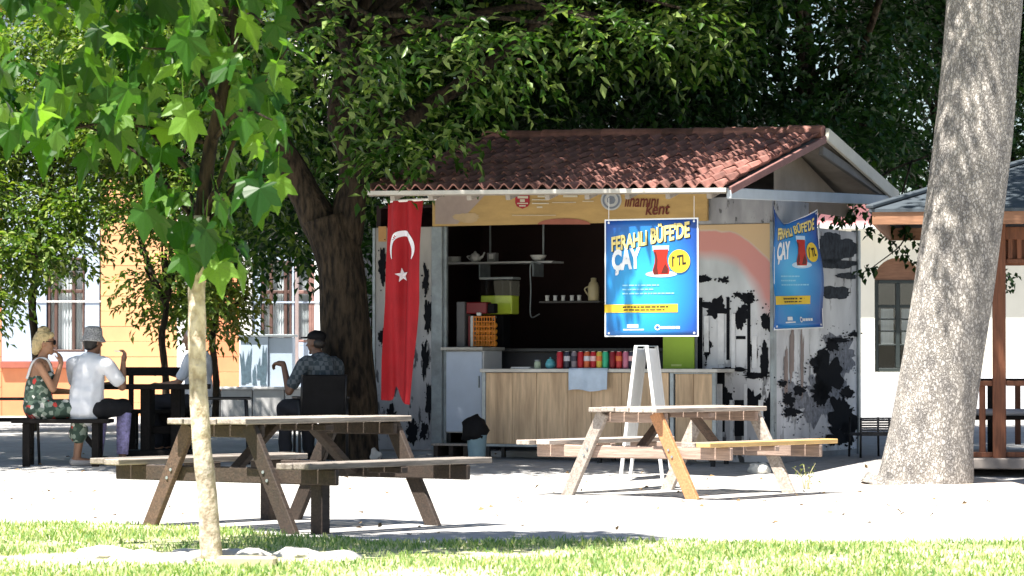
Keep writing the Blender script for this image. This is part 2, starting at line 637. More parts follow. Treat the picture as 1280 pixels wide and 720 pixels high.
leaf_big = leaf_mat('ash_leaves', (0.014, 0.046, 0.006), (0.036, 0.085, 0.012), (0.19, 0.26, 0.085), 0.30, 0.36)
leaf_back = leaf_mat('shade_dark_leaves', (0.008, 0.030, 0.007), (0.016, 0.048, 0.011), (0.04, 0.09, 0.022), 0.18, 0.42)  # leaf colour darkened to imitate canopy shade on the back foliage
leaf_light = leaf_mat('light_green_leaves', (0.03, 0.075, 0.010), (0.075, 0.13, 0.02), (0.22, 0.27, 0.075), 0.32, 0.42)
leaf_olive = leaf_mat('olive_green_leaves', (0.05, 0.075, 0.012), (0.095, 0.125, 0.025), (0.17, 0.17, 0.045), 0.3, 0.45)
leaf_sap = leaf_mat('maple_leaves', (0.012, 0.048, 0.008), (0.034, 0.10, 0.013), (0.14, 0.25, 0.045), 0.42, 0.42, True)
leaf_sap2 = leaf_mat('maple_leaves_top', (0.012, 0.048, 0.008), (0.034, 0.10, 0.013), (0.14, 0.25, 0.045), 0.42, 0.42)

def smooth_path(pts, n=10):
    """Catmull-Rom through pts"""
    P = [Vector(p) for p in pts]
    P = [P[0] * 2 - P[1]] + P + [P[-1] * 2 - P[-2]]
    out = []
    for i in range(1, len(P) - 2):
        for k in range(n):
            t = k / n
            a, b, c, d = P[i - 1], P[i], P[i + 1], P[i + 2]
            out.append(0.5 * ((2 * b) + (c - a) * t + (2 * a - 5 * b + 4 * c - d) * t * t + (3 * b - a - 3 * c + d) * t ** 3))
    out.append(P[-2].copy())
    return out

def lerp_list(a, n):
    return [float(v) for v in np.interp(np.linspace(0, 1, n), np.linspace(0, 1, len(a)), a)]

def limb(name, pts, rads, m, parent, seg=10, n=8, wob=0.18):
    p = smooth_path(pts, n)
    return MB().tube(p, lerp_list(rads, len(p)), seg, wob=wob, seed=len(p)).build(name, m, parent, True)

def twig_branches(blobs, fork, m, parent, rng, r0=0.07):
    """one limb per blob from the fork outwards"""
    for (c, r) in blobs:
        c = Vector(c); f = Vector(fork)
        mid = f.lerp(c, 0.5) + Vector((rng.uniform(-.4, .4), rng.uniform(-.4, .4), rng.uniform(.1, .6)))
        limb('limb', [f, mid, c], [r0, r0 * .6, .015], m, parent, 6, 5, 0.1)

def pblob(px, py, Y, rpx):
    p = at(px, py, Y)
    r = rpx * Y / F
    return (tuple(p), (r, r * 1.1, r * .8))

rnd = random.Random(5)

# -- big dark forked tree in front of the kiosk's left end
TY = 32.2
big = empty('shade_tree', gx(437, TY), 0, 'big forked shade tree with dark trunk beside the red flag', 'tree')
off = Vector(big.location)
def loc(px, py, Y): return at(px, py, Y) - off
def root_flare(pts, rads, m, parent, name, seg=18, wob=0.12, n=10):
    return limb(name, pts, rads, m, parent, seg, n, wob)
root_flare([loc(440, 590, TY), loc(439, 560, TY), loc(437, 480, TY), loc(430, 400, TY), loc(424, 330, TY), loc(408, 272, TY)],
           [.37, .30, .27, .255, .245, .265], bark_dark, big, 'trunk')
limb('limb', [loc(418, 315, TY), loc(390, 255, TY), loc(360, 205, TY), loc(330, 150, TY - .4), loc(300, 60, TY - 1), loc(270, -80, TY - 1.6)], [.2, .17, .15, .13, .1, .06], bark_dark, big, 12)
limb('limb', [loc(424, 320, TY), loc(436, 255, TY), loc(440, 200, TY), loc(425, 150, TY + .2), loc(440, 60, TY + .5), loc(480, -90, TY + .6)], [.2, .16, .135, .13, .11, .07], bark_dark, big, 12)
limb('limb', [loc(438, 230, TY), loc(480, 175, TY + .6), loc(540, 130, TY + 1), loc(590, 95, TY + 1), loc(680, 20, TY + 1.4), loc(760, -60, TY + 1.4)], [.12, .10, .085, .08, .06, .04], bark_dark, big, 10)
limb('limb', [loc(408, 290, TY), loc(380, 225, TY + .8), loc(330, 170, TY + 1.4), loc(250, 100, TY + 2)], [.12, .1, .08, .04], bark_dark, big, 8)
bb = []
# lit front rim clumps seen in the picture
for px, py, Y, r in [(395, 110, 30, 42), (455, 95, 29.6, 46), (425, 45, 29.3, 52), (370, 40, 29.6, 50), (500, 40, 29.2, 55), (560, 60, 29.6, 50),
                     (610, 40, 29.2, 55), (650, 75, 30, 40), (690, 30, 29.4, 50), (745, 25, 29.6, 45), (800, 30, 30, 45), (850, 10, 30.2, 45),
                     (480, 150, 30.6, 26), (440, 165, 30.8, 20), (500, 215, 31.4, 18),
                     (900, 30, 32, 42), (350, 120, 30.6, 34), (470, 200, 30.8, 15),
                     (520, 168, 30.5, 30), (575, 152, 30.3, 30), (625, 140, 30.3, 28), (488, 192, 30.5, 24), (545, 178, 30.6, 22), (330, 60, 31, 50), (280, 30, 31, 60), (220, 10, 31, 60),
                     (380, 150, 34.5, 40), (300, 130, 34.5, 60), (340, 210, 35, 50), (290, 230, 35, 45), (360, 280, 36, 34), (320, 290, 36, 30),
                     (395, 200, 36, 50), (480, 110, 36, 60), (560, 90, 36, 60), (650, 60, 36, 60), (760, 40, 36, 60), (860, 40, 36, 60), (500, 190, 36, 40), (470, 240, 36.5, 36)]:
    bb.append(pblob(px, py, Y, r * (.68 if Y < 30.4 else 1.0)))
vis_b = len(bb)
# the crown above the picture
for i in range(74):
    a = rnd.uniform(0, 2 * math.pi); q = math.sqrt(rnd.random())
    x = -1.9 + 5.6 * q * math.cos(a); y = 32.7 + 3.6 * q * math.sin(a)
    z = 6.0 + 3.6 * math.sqrt(max(0, 1 - q * q)) * rnd.uniform(.2, 1)
    rr = rnd.uniform(.75, 1.15)
    bb.append(((x, y, z), (rr, rr, rr * .75)))
for (n_, xa, xb, ya, yb_, za, zb_) in ((22, -3.6, 3.4, 34, 36.6, 7, 9.6), (24, -7.8, -3.6, 28.6, 34.5, 6.2, 8.2), (16, -2.6, 2.0, 29.9, 32.2, 6.2, 7.4), (26, -9.5, -3, 34.5, 40.0, 7.2, 9)):  # clumps added out of view to shade roof, paving and back trees
    for i in range(n_):
        rr = rnd.uniform(.85, 1.2)
        bb.append(((rnd.uniform(xa, xb), rnd.uniform(ya, yb_), rnd.uniform(za, zb_)), (rr, rr, rr * .75)))
bl = [(tuple(Vector(c) - off), r) for c, r in bb]
V, T = crown_from(bl[:vis_b], 300, 8, .125, .06, 3)
raw_mesh('crown', V, T, leaf_big, big)
V, T = crown_from(bl[vis_b:], 185, 9, .14, .075, 4)
raw_mesh('crown', V, T, leaf_big, big)
twig_branches(rnd.sample(bl[vis_b:], 16) + bl[:14], loc(430, 60, TY), bark_dark, big, rnd, .06)

# -- trees behind the kiosk
def back_tree(px, Y, label, cblobs, seed, lm, dens=330, L=.12, Wd=.068, trunk_r=.2):
    e = empty('shade_tree', gx(px, Y), 0, label, 'tree', 'trees behind the kiosk')
    o = Vector(e.location)
    limb('trunk', [(0, 0, -.1), (.05, 0, 1.2), (-.05, 0.05, 2.6), (.1, 0, 4.2), (0, 0, 6)], [trunk_r * 1.3, trunk_r, trunk_r * .9, trunk_r * .7, trunk_r * .4], bark_dark, e, 10)
    bs = [(tuple(Vector(c) - o), r) for c, r in cblobs]
    V, T = crown_from(bs, dens, 8, L, Wd, seed)
    raw_mesh('crown', V, T, lm, e)
    twig_branches(rnd.sample(bs, min(12, len(bs))), (0, 0, 3), bark_dark, e, rnd, .07)
    return e
def cluster(px0, px1, py0, py1, Y0, Y1, n, r0, r1, rg):
    out = []
    for i in range(n):
        out.append(pblob(rg.uniform(px0, px1), rg.uniform(py0, py1), rg.uniform(Y0, Y1), rg.uniform(r0, r1)))
    return out
def over(px0, px1, Y0, Y1, z0, z1, n, rg):
    out = []
    for i in range(n):
        Y = rg.uniform(Y0, Y1); x = (rg.uniform(px0, px1) - 640) * Y / F
        r = rg.uniform(.9, 1.4)
        out.append(((x, Y, rg.uniform(z0, z1)), (r, r, r * .75)))
    return out
rg = random.Random(21)
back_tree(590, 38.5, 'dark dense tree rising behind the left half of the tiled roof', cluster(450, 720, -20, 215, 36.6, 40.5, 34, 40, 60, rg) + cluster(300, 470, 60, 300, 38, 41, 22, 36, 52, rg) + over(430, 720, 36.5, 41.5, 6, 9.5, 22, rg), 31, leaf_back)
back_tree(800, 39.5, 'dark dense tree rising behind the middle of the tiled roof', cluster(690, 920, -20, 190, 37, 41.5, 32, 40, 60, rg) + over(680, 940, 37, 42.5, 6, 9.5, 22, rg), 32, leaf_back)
back_tree(1000, 40.5, 'loose leafy tree with bright gaps behind the roof gable', cluster(900, 1130, -20, 215, 37.5, 42, 44, 28, 46, rg) + cluster(1030, 1110, 195, 240, 39, 41, 7, 14, 22, rg) + over(860, 1150, 35.8, 43, 6.4, 9, 28, rg), 33, leaf_back, 250, .13, .075)  # overhead clumps brought forward out of view to shade this tree's front
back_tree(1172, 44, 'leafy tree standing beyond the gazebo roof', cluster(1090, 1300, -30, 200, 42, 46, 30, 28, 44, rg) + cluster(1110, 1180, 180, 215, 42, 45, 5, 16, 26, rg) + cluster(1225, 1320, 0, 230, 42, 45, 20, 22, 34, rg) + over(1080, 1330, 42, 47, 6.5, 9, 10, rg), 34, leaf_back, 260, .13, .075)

# -- small trees before the orange building
def small_tree(px, pyb, Y, label, cblobs, seed, lm, tr, trunk_top, dens, L, Wd, limbs=8, grp='young trees along the orange building'):
    e = empty('small_tree', gx(px, Y), 0, label, 'tree', grp)
    o = Vector(e.location)
    tp = at(px + 3, trunk_top, Y) - o
    limb('trunk', [(0, 0, -.1), (.03, 0, tp.z * .4), (-.03, 0, tp.z * .75), tp, (0.02, 0, tp.z + .8)], [tr * 1.15, tr, tr * .95, tr * .85, tr * .4], bark_dark, e, 8)
    bs = [(tuple(Vector(c) - o), r) for c, r in cblobs]
    V, T = crown_from(bs, dens, 8, L, Wd, seed)
    raw_mesh('crown', V, T, lm, e)
    twig_branches(rnd.sample(bs, min(limbs, len(bs))), tp, bark_dark, e, rnd, tr * .5)
    return e
rg = random.Random(8)
small_tree(43, 470, 45, 'thin tree with drooping light foliage over the left window', cluster(-60, 60, 235, 385, 43.5, 46, 15, 22, 36, rg) + cluster(60, 130, 215, 330, 43.5, 46, 8, 18, 30, rg)
           + cluster(-60, 190, 30, 240, 43.5, 47, 32, 30, 48, rg) + over(-80, 190, 46, 48, 5.2, 6.4, 3, rg), 41, leaf_light, .06, 330, 420, .12, .06)
small_tree(205, 470, 44, 'slender trunked small tree with low rounded crown, white pilaster beside it', cluster(160, 250, 215, 385, 43, 45, 14, 20, 30, rg) + cluster(120, 330, 40, 250, 43, 46.5, 24, 30, 46, rg) + over(110, 330, 45, 47, 5.2, 6.4, 2, rg), 42, leaf_light, .05, 385, 420, .12, .055)
small_tree(268, 470, 46, 'slender small tree with low rounded crown before the deep orange wall', cluster(240, 318, 260, 388, 45, 47, 13, 18, 28, rg) + cluster(250, 330, 180, 270, 45, 47, 8, 22, 34, rg), 43, leaf_olive, .05, 390, 420, .125, .055)

# -- thick pale grey trunk on the right; its crown starts above the picture
RY = gnd(1155, 612).y
rt = empty('shade_tree', gx(1155, RY), 0, 'thick leaning tree with pale grey plated bark beside the gazebo', 'tree')
off = Vector(rt.location)
path = smooth_path([loc(1152, 622, RY), loc(1156, 606, RY), loc(1164, 540, RY), loc(1178, 450, RY), loc(1193, 350, RY), loc(1209, 240, RY), loc(1221, 120, RY), loc(1231, 0, RY), loc(1240, -160, RY), loc(1236, -330, RY)], 14)
rad = lerp_list([.56, .43, .37, .355, .35, .345, .345, .335, .30, .22], len(path))
tv = MB().tube(path, rad, 40, wob=0.05, seed=3)
tv.build('trunk', bark_grey, rt, True)
fk = loc(1238, -300, RY)
rb = []
for i in range(34):
    a = rnd.uniform(0, 2 * math.pi); q = math.sqrt(rnd.random())
    rr = rnd.uniform(.7, 1.05)
    rb.append(((5.4 + 3.0 * q * math.cos(a) - off.x, 30.0 + 3.0 * q * math.sin(a) - off.y, 8.4 + 1.8 * rnd.random() - off.z), (rr, rr, rr * .7)))
for dx, dy, z in [(-1.2, -1.5, 7.4), (-.7, -1.2, 8.2), (-1.6, -1.9, 8.4), (-.5, -.6, 7.2), (-1.0, -.6, 8.0), (.2, -.9, 7.6)]:  # unseen clumps added so their shadow falls on the upper trunk
    rb.append(((dx + .45, dy, z), (.75, .75, .6)))
V, T = crown_from(rb, 150, 8, .13, .07, 51)
raw_mesh('crown', V, T, leaf_big, rt)
for b in rb[:12]:
    limb('limb', [fk, (fk + Vector(b[0])) / 2 + Vector((0, 0, .5)), b[0]], [.14, .08, .02], bark_grey, rt, 7, 5, .1)
# dark sprays of leaves hanging past the gazebo
sp = [(1040, 262), (1052, 270), (1064, 262), (1075, 258), (1084, 283), (1112, 285), (1118, 298), (1124, 310), (1130, 285), (1138, 322), (1148, 300), (1152, 312), (1084, 336), (1094, 333), (1056, 252), (1100, 268), (1120, 278), (1256, 338), (1266, 345), (1260, 352)]
hang = empty('leafy_branch', at(1110, 215, 33.5), 0, 'thin hanging branch of dark rounded leaves before the white wall', 'branch')
ho = Vector(hang.location)
pth = [at(1160, 195, 33.5) - ho, Vector((0, 0, 0)), at(1062, 250, 33.4) - ho]
limb('stem', pth, [.014, .012, .006], bark_dark, hang, 6, 6, 0)
limb('stem', [at(1140, 200, 33.5) - ho, at(1124, 260, 33.4) - ho, at(1130, 300, 33.4) - ho, at(1090, 335, 33.4) - ho], [.012, .01, .008, .005], bark_dark, hang, 6, 6, 0)
limb('stem', [at(1160, 200, 33.5) - ho, at(1200, 250, 34.4) - ho, at(1262, 350, 34.5) - ho], [.012, .01, .006], bark_dark, hang, 6, 6, 0)
P, D = [], []
for px, py in sp:
    for k in range(5):
        q = at(px + rnd.uniform(-7, 7), py + rnd.uniform(-8, 8), 33.4 if px < 1200 else 34.5) - ho
        P.append(tuple(q)); D.append((rnd.uniform(-1, 1), rnd.uniform(-1, .3), -.6))
V, T = twig_leaves(np.array(P), np.array(D), 2, .085, .06, np.random.default_rng(9))
raw_mesh('crown', V, T, leaf_back, hang)

# -- sapling in the lawn
SB = gnd(265, 702)
SY = SB.y
sap = empty('sapling', SB, 0, 'young sapling with pale trunk and large lobed leaves in the grass', 'tree')
off = Vector(SB)
stp = [loc(266, 712, SY), loc(264, 690, SY), loc(259, 620, SY), loc(251, 540, SY), loc(247, 450, SY), loc(246, 370, SY), loc(248, 320, SY), loc(252, 270, SY), loc(262, 190, SY), loc(278, 120, SY), loc(292, 50, SY), loc(300, -60, SY), loc(300, -220, SY)]
limb('trunk', stp[:8], [.064, .062, .056, .053, .051, .05, .046, .044], bark_pale, sap, 14, 8, 0.1)
limb('leader', stp[7:], [.0435, .040, .034, .026, .02, .012], bark_dark, sap, 12, 8, 0.1)  # dark bark imitates leaf shade on the upper part of the pale stem
fork = [(252, 285), (256, 230), (264, 180), (276, 130), (290, 60), (298, -20), (300, -120)]
tips = [(90, 150), (40, 90), (340, 150), (180, 60), (330, 30), (120, -30), (60, 10), (360, 60), (220, 250), (20, 180), (350, 220), (200, -60), (280, 250)]
for i, (tx, ty) in enumerate(tips):
    f = fork[i % len(fork)]
    if ty > 200: f = fork[0]
    a = loc(f[0], f[1], SY)
    b = loc(tx, ty, SY + rnd.uniform(-.7, .7))
    mid = a.lerp(b, .5) + Vector((0, 0, .12))
    limb('branch', [a, mid, b], [.015, .010, .005], bark_dark, sap, 6, 6, 0)

def maple_leaf(bend, cup, seed):
    r_ = random.Random(seed)
    lobes = [(-112, .50), (-84, .48), (-58, .80), (-30, .60), (0, 1.0), (30, .60), (58, .80), (84, .48), (112, .50)]
    out = [(-152, .16)]
    for a, q in lobes:
        q *= r_.uniform(.92, 1.08)
        if abs(a) in (0, 58, 112):
            out += [(a - 15, q * .66), (a - 9, q * .80), (a, q), (a + 9, q * .80), (a + 15, q * .66)]
        else:
            out.append((a, q))
    out.append((152, .16))
    vs = [(0, 0, 0), (0, .30, 0)]
    for a, q in out:
        x = math.sin(R(a)) * q * .62
        y = .28 + math.cos(R(a)) * q * .68
        z = -bend * (y - .2) ** 2 - cup * x * x + .05 * math.sin(R(a) * 3)
        vs.append((x, y, z))
    n = len(out)
    fs = [(1, 2 + i, 3 + i) for i in range(n - 1)] + [(0, 2, 1), (0, 1, 1 + n)]
    # petiole
    b0 = len(vs)
    vs += [(-.012, 0, 0), (.012, 0, 0), (.008, -.4, .10), (-.008, -.4, .10)]
    fs.append((b0, b0 + 1, b0 + 2, b0 + 3))
    me = bpy.data.meshes.new('leaf')
    me.from_pydata(vs, [], fs)
    me.materials.append(leaf_sap)
    me.update()
    return me
lmeshes = [maple_leaf(b, c, i) for i, (b, c) in enumerate([(.25, .2), (.5, .5), (.15, -.3), (.7, .3), (.4, .9), (.3, .0)])]
crown_e = empty('crown'); crown_e.parent = sap
def leaf_rot(rg, lit=False):
    yaw = rg.uniform(0, 2 * math.pi)
    pit = rg.uniform(-95, -20) if not lit else rg.uniform(-25, 10)
    rol = rg.uniform(-35, 35)
    return Matrix.Rotation(yaw, 3, 'Z') @ Matrix.Rotation(R(pit), 3, 'X') @ Matrix.Rotation(R(rol), 3, 'Y')
lr = random.Random(77)
nleaf = 0
spots = []
while len(spots) < 262:
    px, py = lr.uniform(-40, 358), lr.uniform(-50, 305)
    # crown outline: wide at the top, narrowing to the trunk
    wl = np.interp(py, [-50, 60, 130, 190, 240, 290, 330], [-40, -40, -10, 15, 150, 220, 235])
    wr = np.interp(py, [-50, 60, 130, 190, 230, 290, 330], [358, 354, 352, 348, 330, 300, 290])
    if px < wl or px > wr: continue
    if py > 170 and lr.random() < .3: continue
    if 150 < py < 235 and 60 < px < 180 and lr.random() < .65: continue
    if py > 180 and px < 90 and lr.random() < .75: continue
    if py > 235 and px > 290 and lr.random() < .6: continue
    spots.append((px, py, SY + lr.gauss(0, .38)))
for px, py, Y in spots + [(240, 262, SY - .12), (262, 285, SY - .15), (285, 300, SY - .1), (255, 300, SY - .12), (135, 128, SY - .5), (120, 140, SY - .4), (75, 150, SY - .5), (160, 135, SY - .5), (348, 208, SY - .2), (340, 180, SY), (244, 312, SY - .2), (270, 316, SY - .22), (230, 300, SY - .18), (292, 308, SY - .2), (258, 272, SY - .2), (246, 288, SY - .22)]:
    p = loc(px, py, Y)
    o = bpy.data.objects.new('leaf', lr.choice(lmeshes))
    COL.objects.link(o)
    o.parent = crown_e
    sc = lr.uniform(.16, .32)
    o.matrix_local = Matrix.LocRotScale(p, leaf_rot(lr).to_quaternion(), Vector((sc, sc, sc)))
    nleaf += 1
# upper crown, drawn out above view to cast leaf shade: same leaves joined
Vs, Ts, nb = [], [], 0
lt = lmeshes[1]
bv = np.array([v.co[:] for v in lt.vertices]); bt = []
for p in lt.polygons:
    vi = list(p.vertices)
    for i in range(1, len(vi) - 1): bt.append((vi[0], vi[i], vi[i + 1]))
bt = np.array(bt)
for i in range(1900):
    a = lr.uniform(0, 2 * math.pi); q = math.sqrt(lr.random()); zz = lr.random()
    rr = 1.3 * math.sqrt(max(0.05, 1 - (zz * 1.0 - .15) ** 2))
    p = np.array([-.1 + rr * q * math.cos(a), rr * q * math.sin(a) * .9 + .1, 3.5 + 3.6 * zz])
    Mx = np.array(leaf_rot(lr)) * lr.uniform(.18, .28)
    Vs.append(bv @ Mx.T + p); Ts.append(bt + nb); nb += len(bv)
tag(raw_mesh('foliage', np.concatenate(Vs), np.concatenate(Ts), leaf_sap2, crown_e), kind='stuff')

# soil ring at the grey trunk
soil = MB()
c = gnd(1168, 612)
pts = []
for k in range(48):
    th = 2 * math.pi * k / 48
    q = 1 + .06 * math.sin(3 * th) + .04 * math.sin(7 * th + 1)
    pts.append((c.x + 1.0 * q * math.cos(th), c.y + 1.2 * q * math.sin(th)))
vs = [(x, y, tz(y) - .02) for x, y in pts] + [(c.x + (x - c.x) * .7, c.y + (y - c.y) * .7, tz(y) + .055) for x, y in pts] + [(c.x, c.y, tz(c.y) + .07)]
fs = [(k, (k + 1) % 48, 48 + (k + 1) % 48, 48 + k) for k in range(48)] + [(48 + k, 48 + (k + 1) % 48, 96) for k in range(48)]
soil.add(vs, fs)
tag(soil.build('soil_bed', mat('pinkish_soil', (0.50, 0.43, 0.37), .95, .2, 8, .6, stain=.3, stain_col=(.36, .28, .22)), None, True), kind='structure')

# dark bush between the big trunk and the kiosk
BUY = 36.5
bush = empty('bush', gx(462, BUY), 0, 'dark leafy bush behind the gap between trunk and kiosk', 'bush')
bo_ = Vector(bush.location)
bsb = [(tuple(Vector(c) - bo_), r) for c, r in cluster(452, 505, 250, 545, BUY - .5, BUY + .8, 18, 22, 32, random.Random(6))]
V, T = crown_from(bsb, 260, 8, .12, .068, 61)
raw_mesh('foliage', V, T, leaf_back, bush)
for k in range(4):
    limb('stem', [(.1 * k - .15, 0, -.05), (.16 * k - .3, .1, .9), (.2 * k - .35, 0, 2.0)], [.03, .022, .01], bark_dark, bush, 6, 5, .1)

# ------------------------------------------------------------------ buildings behind
def rect_box(px0, px1, py0, py1, Y, depth, o, ch=0.0):
    """box whose front face fills the pixel rectangle at distance Y, in coordinates relative to o"""
    a = at(px0, py1, Y); b = at(px1, py0, Y)
    m = MB()
    m.box(((a.x + b.x) / 2 - o.x, Y + depth / 2 - o.y, (a.z + b.z) / 2 - o.z), (b.x - a.x, depth, b.z - a.z), None, ch)
    return m

orange_a = mat('orange_wall_paint', (0.68, 0.35, 0.17), .8, .16, .8, .1, obvar=.04)
orange_b = mat('deep_orange_wall_paint', (0.66, 0.25, 0.12), .8, .16, .8, .1, obvar=.04)
bluegrey = mat('pale_blue_grey_plaster', (0.36, 0.43, 0.53), .8, .08, 1.5, .08)
plaster_w = mat('white_plaster', (0.76, 0.76, 0.75), .8, .06, 1.5, .08)
redbrown = mat('red_brown_paint', (0.30, 0.09, 0.06), .7, .15, 3, .1)
frame_br = mat('dark_brown_frame', (0.09, 0.05, 0.04), .5, .2, 6, .1)
frame_pk = mat('rosy_brown_frame', (0.25, 0.14, 0.12), .5, .2, 6, .1)
curtain_m = mat('white_curtain', (0.80, 0.82, 0.84), .9, .10, 6, .5, (4, 4, .1))
def glass_mat():
    m = bpy.data.materials.new('window_glass')
    nt, b, out = nodes_of(m)
    g = N(nt, 'ShaderNodeBsdfGlossy'); g.inputs['Roughness'].default_value = .03
    t = N(nt, 'ShaderNodeBsdfTransparent'); t.inputs[0].default_value = (.93, .95, .95, 1)
    mx = N(nt, 'ShaderNodeMixShader')
    mx.inputs[0].default_value = .045
    nt.links.new(t.outputs[0], mx.inputs[1]); nt.links.new(g.outputs[0], mx.inputs[2])
    nt.links.new(mx.outputs[0], out.inputs[0])
    return m
glass = glass_mat()
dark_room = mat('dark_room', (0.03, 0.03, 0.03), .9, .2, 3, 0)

BY = 58.0
bl_ = empty('orange_building', gx(210, BY), 0, 'orange and pale blue building with curtained windows behind the young trees', 'building')
bo = Vector(bl_.location)
# core of the building behind the facade
c0 = at(-260, 0, BY); c1 = at(440, 0, BY)
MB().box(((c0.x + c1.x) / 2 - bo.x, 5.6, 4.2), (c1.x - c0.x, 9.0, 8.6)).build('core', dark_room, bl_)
def clad(px0, px1, m, py_top=-150, py_bot=522, step=19.0):
    y = py_bot; k = 0
    proto = None
    while y > py_top:
        a = at(px0, y, BY + .49); b = at(px1, y - step, BY + .49)
        if proto is None:
            proto = MB().box((0, 0, 0), (b.x - a.x, .12, (b.z - a.z) - .005), None, .003).mesh('cladding_board')
            proto.materials.append(m)
        o = link_mesh('cladding_board', proto, m, bl_)
        o.location = ((a.x + b.x) / 2 - bo.x, .55 + (.004 if k % 2 else 0), (a.z + b.z) / 2 - bo.z)
        y -= step; k += 1
clad(126, 221, orange_a)
clad(237, 299, orange_b)
clad(-60, 2, orange_b)
rect_box(221, 237, -150, 522, BY + .42, .2, bo, .01).build('pilaster', plaster_w, bl_)
rect_box(299, 316, -150, 522, BY + .42, .2, bo, .01).build('pilaster', plaster_w, bl_)
# pale blue panels with openings for the windows
def panel(px0, px1, py0, py1, m=bluegrey, d=.2, y=.5, name='wall'):
    return rect_box(px0, px1, py0, py1, BY + y, d, bo, .006).build(name, m, bl_)
panel(2, 60, -150, 452); panel(106, 126, -150, 452); panel(60, 106, -150, 322); panel(60, 106, 440, 452)
panel(2, 126, 460, 522, orange_b); panel(0, 128, 452, 460, redbrown, .32, .40, 'sill')
panel(2, 126, 376, 378, plaster_w, .03, .48, 'moulding')
panel(316, 327, -150, 432); panel(365, 368.5, -150, 432); panel(327, 365, -150, 326); panel(327, 365, 430, 432)
panel(316, 400, 432, 522); panel(368.5, 400, 436, 432.2 + 0) if False else None
panel(393, 440, -150, 432, plaster_w); panel(400, 440, 432, 522, plaster_w); panel(368.5, 393, -150, 326); panel(368.5, 393, 428, 432)  # white end panels imitate sunlight on the pale blue wall
panel(316, 440, 377, 379, bluegrey, .02, .485, 'moulding')
panel(322, 369, 432, 437, bluegrey, .2, .36, 'sill')
def window(px0, px1, py0, py1, fr, splits, cross, y=.50, curtain=True):
    w = rect_box(px0, px1, py0, py1, BY + y, .0, bo)
    e = bpy.data.objects.new('window', None); COL.objects.link(e); e.parent = bl_
    t = 3.2
    m = MB()
    def add(a, b, c, d):
        q = rect_box(a, b, c, d, BY + y, .10, bo, .01); m.add(q.v, q.f)
    add(px0, px0 + t, py0, py1); add(px1 - t, px1, py0, py1)
    add(px0 + t, px1 - t, py0, py0 + t); add(px0 + t, px1 - t, py1 - t, py1)
    for s in splits: add(s - 2.2, s + 2.2, py0 + t, py1 - t)
    for s in cross:
        prev = px0 + t
        for q in list(splits) + [px1 - t + 2.2]:
            add(prev, q - 2.2, s - 2.2, s + 2.2); prev = q + 2.2
    m.build('frame', fr, e)
    prev = px0 + t
    for q in list(splits) + [px1 - t + 2.2]:
        pc = py0 + t
        for s in list(cross) + [py1 - t + 2.2]:
            rect_box(prev, q - 2.2, pc, s - 2.2, BY + y + .05, .006, bo).build('pane', glass, e)
            pc = s + 2.2
        prev = q + 2.2
    if curtain:
        a = at(px0 + 3, py1 - 3, BY + y + .13); b = at(px1 - 3, py0, BY + y + .13)
        cm = MB(); n = 50; vs = []
        for i in range(n + 1):
            x = a.x + (b.x - a.x) * i / n - bo.x
            yy = BY + y + .13 + .02 * math.sin(i * 1.3) - bo.y
            vs += [(x, yy, a.z - bo.z), (x, yy, b.z - bo.z)]
        cm.add(vs, [(2 * i, 2 * i + 2, 2 * i + 3, 2 * i + 1) for i in range(n)])
        cm.build('curtain', curtain_m, e)
window(60, 106, 322, 440, frame_br, [70, 92], [364])
window(327, 365, 326, 430, frame_br, [339, 357], [365])
window(368.5, 393, 326, 428, frame_pk, [388], [365])
MB().box((0, 0, .12), (12.6, 9.9, .25)).build('roof', redbrown, bl_).location = ((c0.x + c1.x) / 2 - bo.x, 4.8, 8.5)
# drain pipe by the window
q = at(371, 480, BY + .3); q2 = at(371, -100, BY + .3)
MB().tube([Vector((q.x, q.y, .1)) - Vector((bo.x, bo.y, 0)), q2 - bo], .035, 8).build('drain_pipe', mat('pale_pink_pipe', (.62, .5, .48), .5, .1, 4, .05), bl_, True)

# painted service cabinet and low wall in front of the building
CBY = 52.0
cb = empty('utility_cabinet', gx(332, CBY), 0, 'blue grey cabinet painted with dark plants below the right window', 'cabinet')
co = Vector(cb.location)
cab_m = mat('blue_grey_cabinet', (0.36, 0.44, 0.53), .6, .1, 2, .08)
zg = tz(CBY)
q = rect_box(300, 335, 421, 520, CBY, .7, co, .01); q.build('body', cab_m, cb)
rect_box(335.5, 366, 422, 520, CBY + .05, .6, co, .01).build('door', cab_m, cb)
rect_box(298, 368, 418, 421, CBY - .05, .85, co, .005).build('lid', galv, cb)
pr = MB(); rp = random.Random(3)
for i in range(26):
    x0 = rp.uniform(303, 341); h = rp.uniform(14, 48); ln = rp.uniform(-6, 6); w = rp.uniform(1.2, 3)
    z0 = rp.uniform(470, 482)
    yv = CBY - .006 - i * .0002
    if x0 > 333: continue
    P = [at(x0 - w, z0, yv), at(x0 + w, z0, yv), at(min(334, x0 + w * .8 + ln * .5), z0 - h * .6, yv), at(min(334, x0 + ln), z0 - h, yv), at(min(333, x0 - w * .8 + ln * .5), z0 - h * .6, yv)]
    pr.add([p - co for p in P], [(0, 1, 2, 3, 4)])
pr.build('painted_plants', mat('painted_dark_teal', (.06, .10, .13), .7, .3, 20, 0), cb)
lw = empty('low_wall', gx(330, 50), 0, 'low pale concrete wall in front of the painted cabinet', 'wall')
lo = Vector(lw.location)
for k in range(5):
    rect_box(236 + k * 40, 275 + k * 40, 487, 522, 50, .25, lo, .012).build('block', mat('pale_concrete', (.5, .5, .5), .85, .15, 3, .2), lw)
rect_box(234, 438, 483.5, 487, 49.95, .35, lo, .01).build('coping', mat('pale_concrete2', (.6, .6, .59), .85, .12, 3, .2), lw)

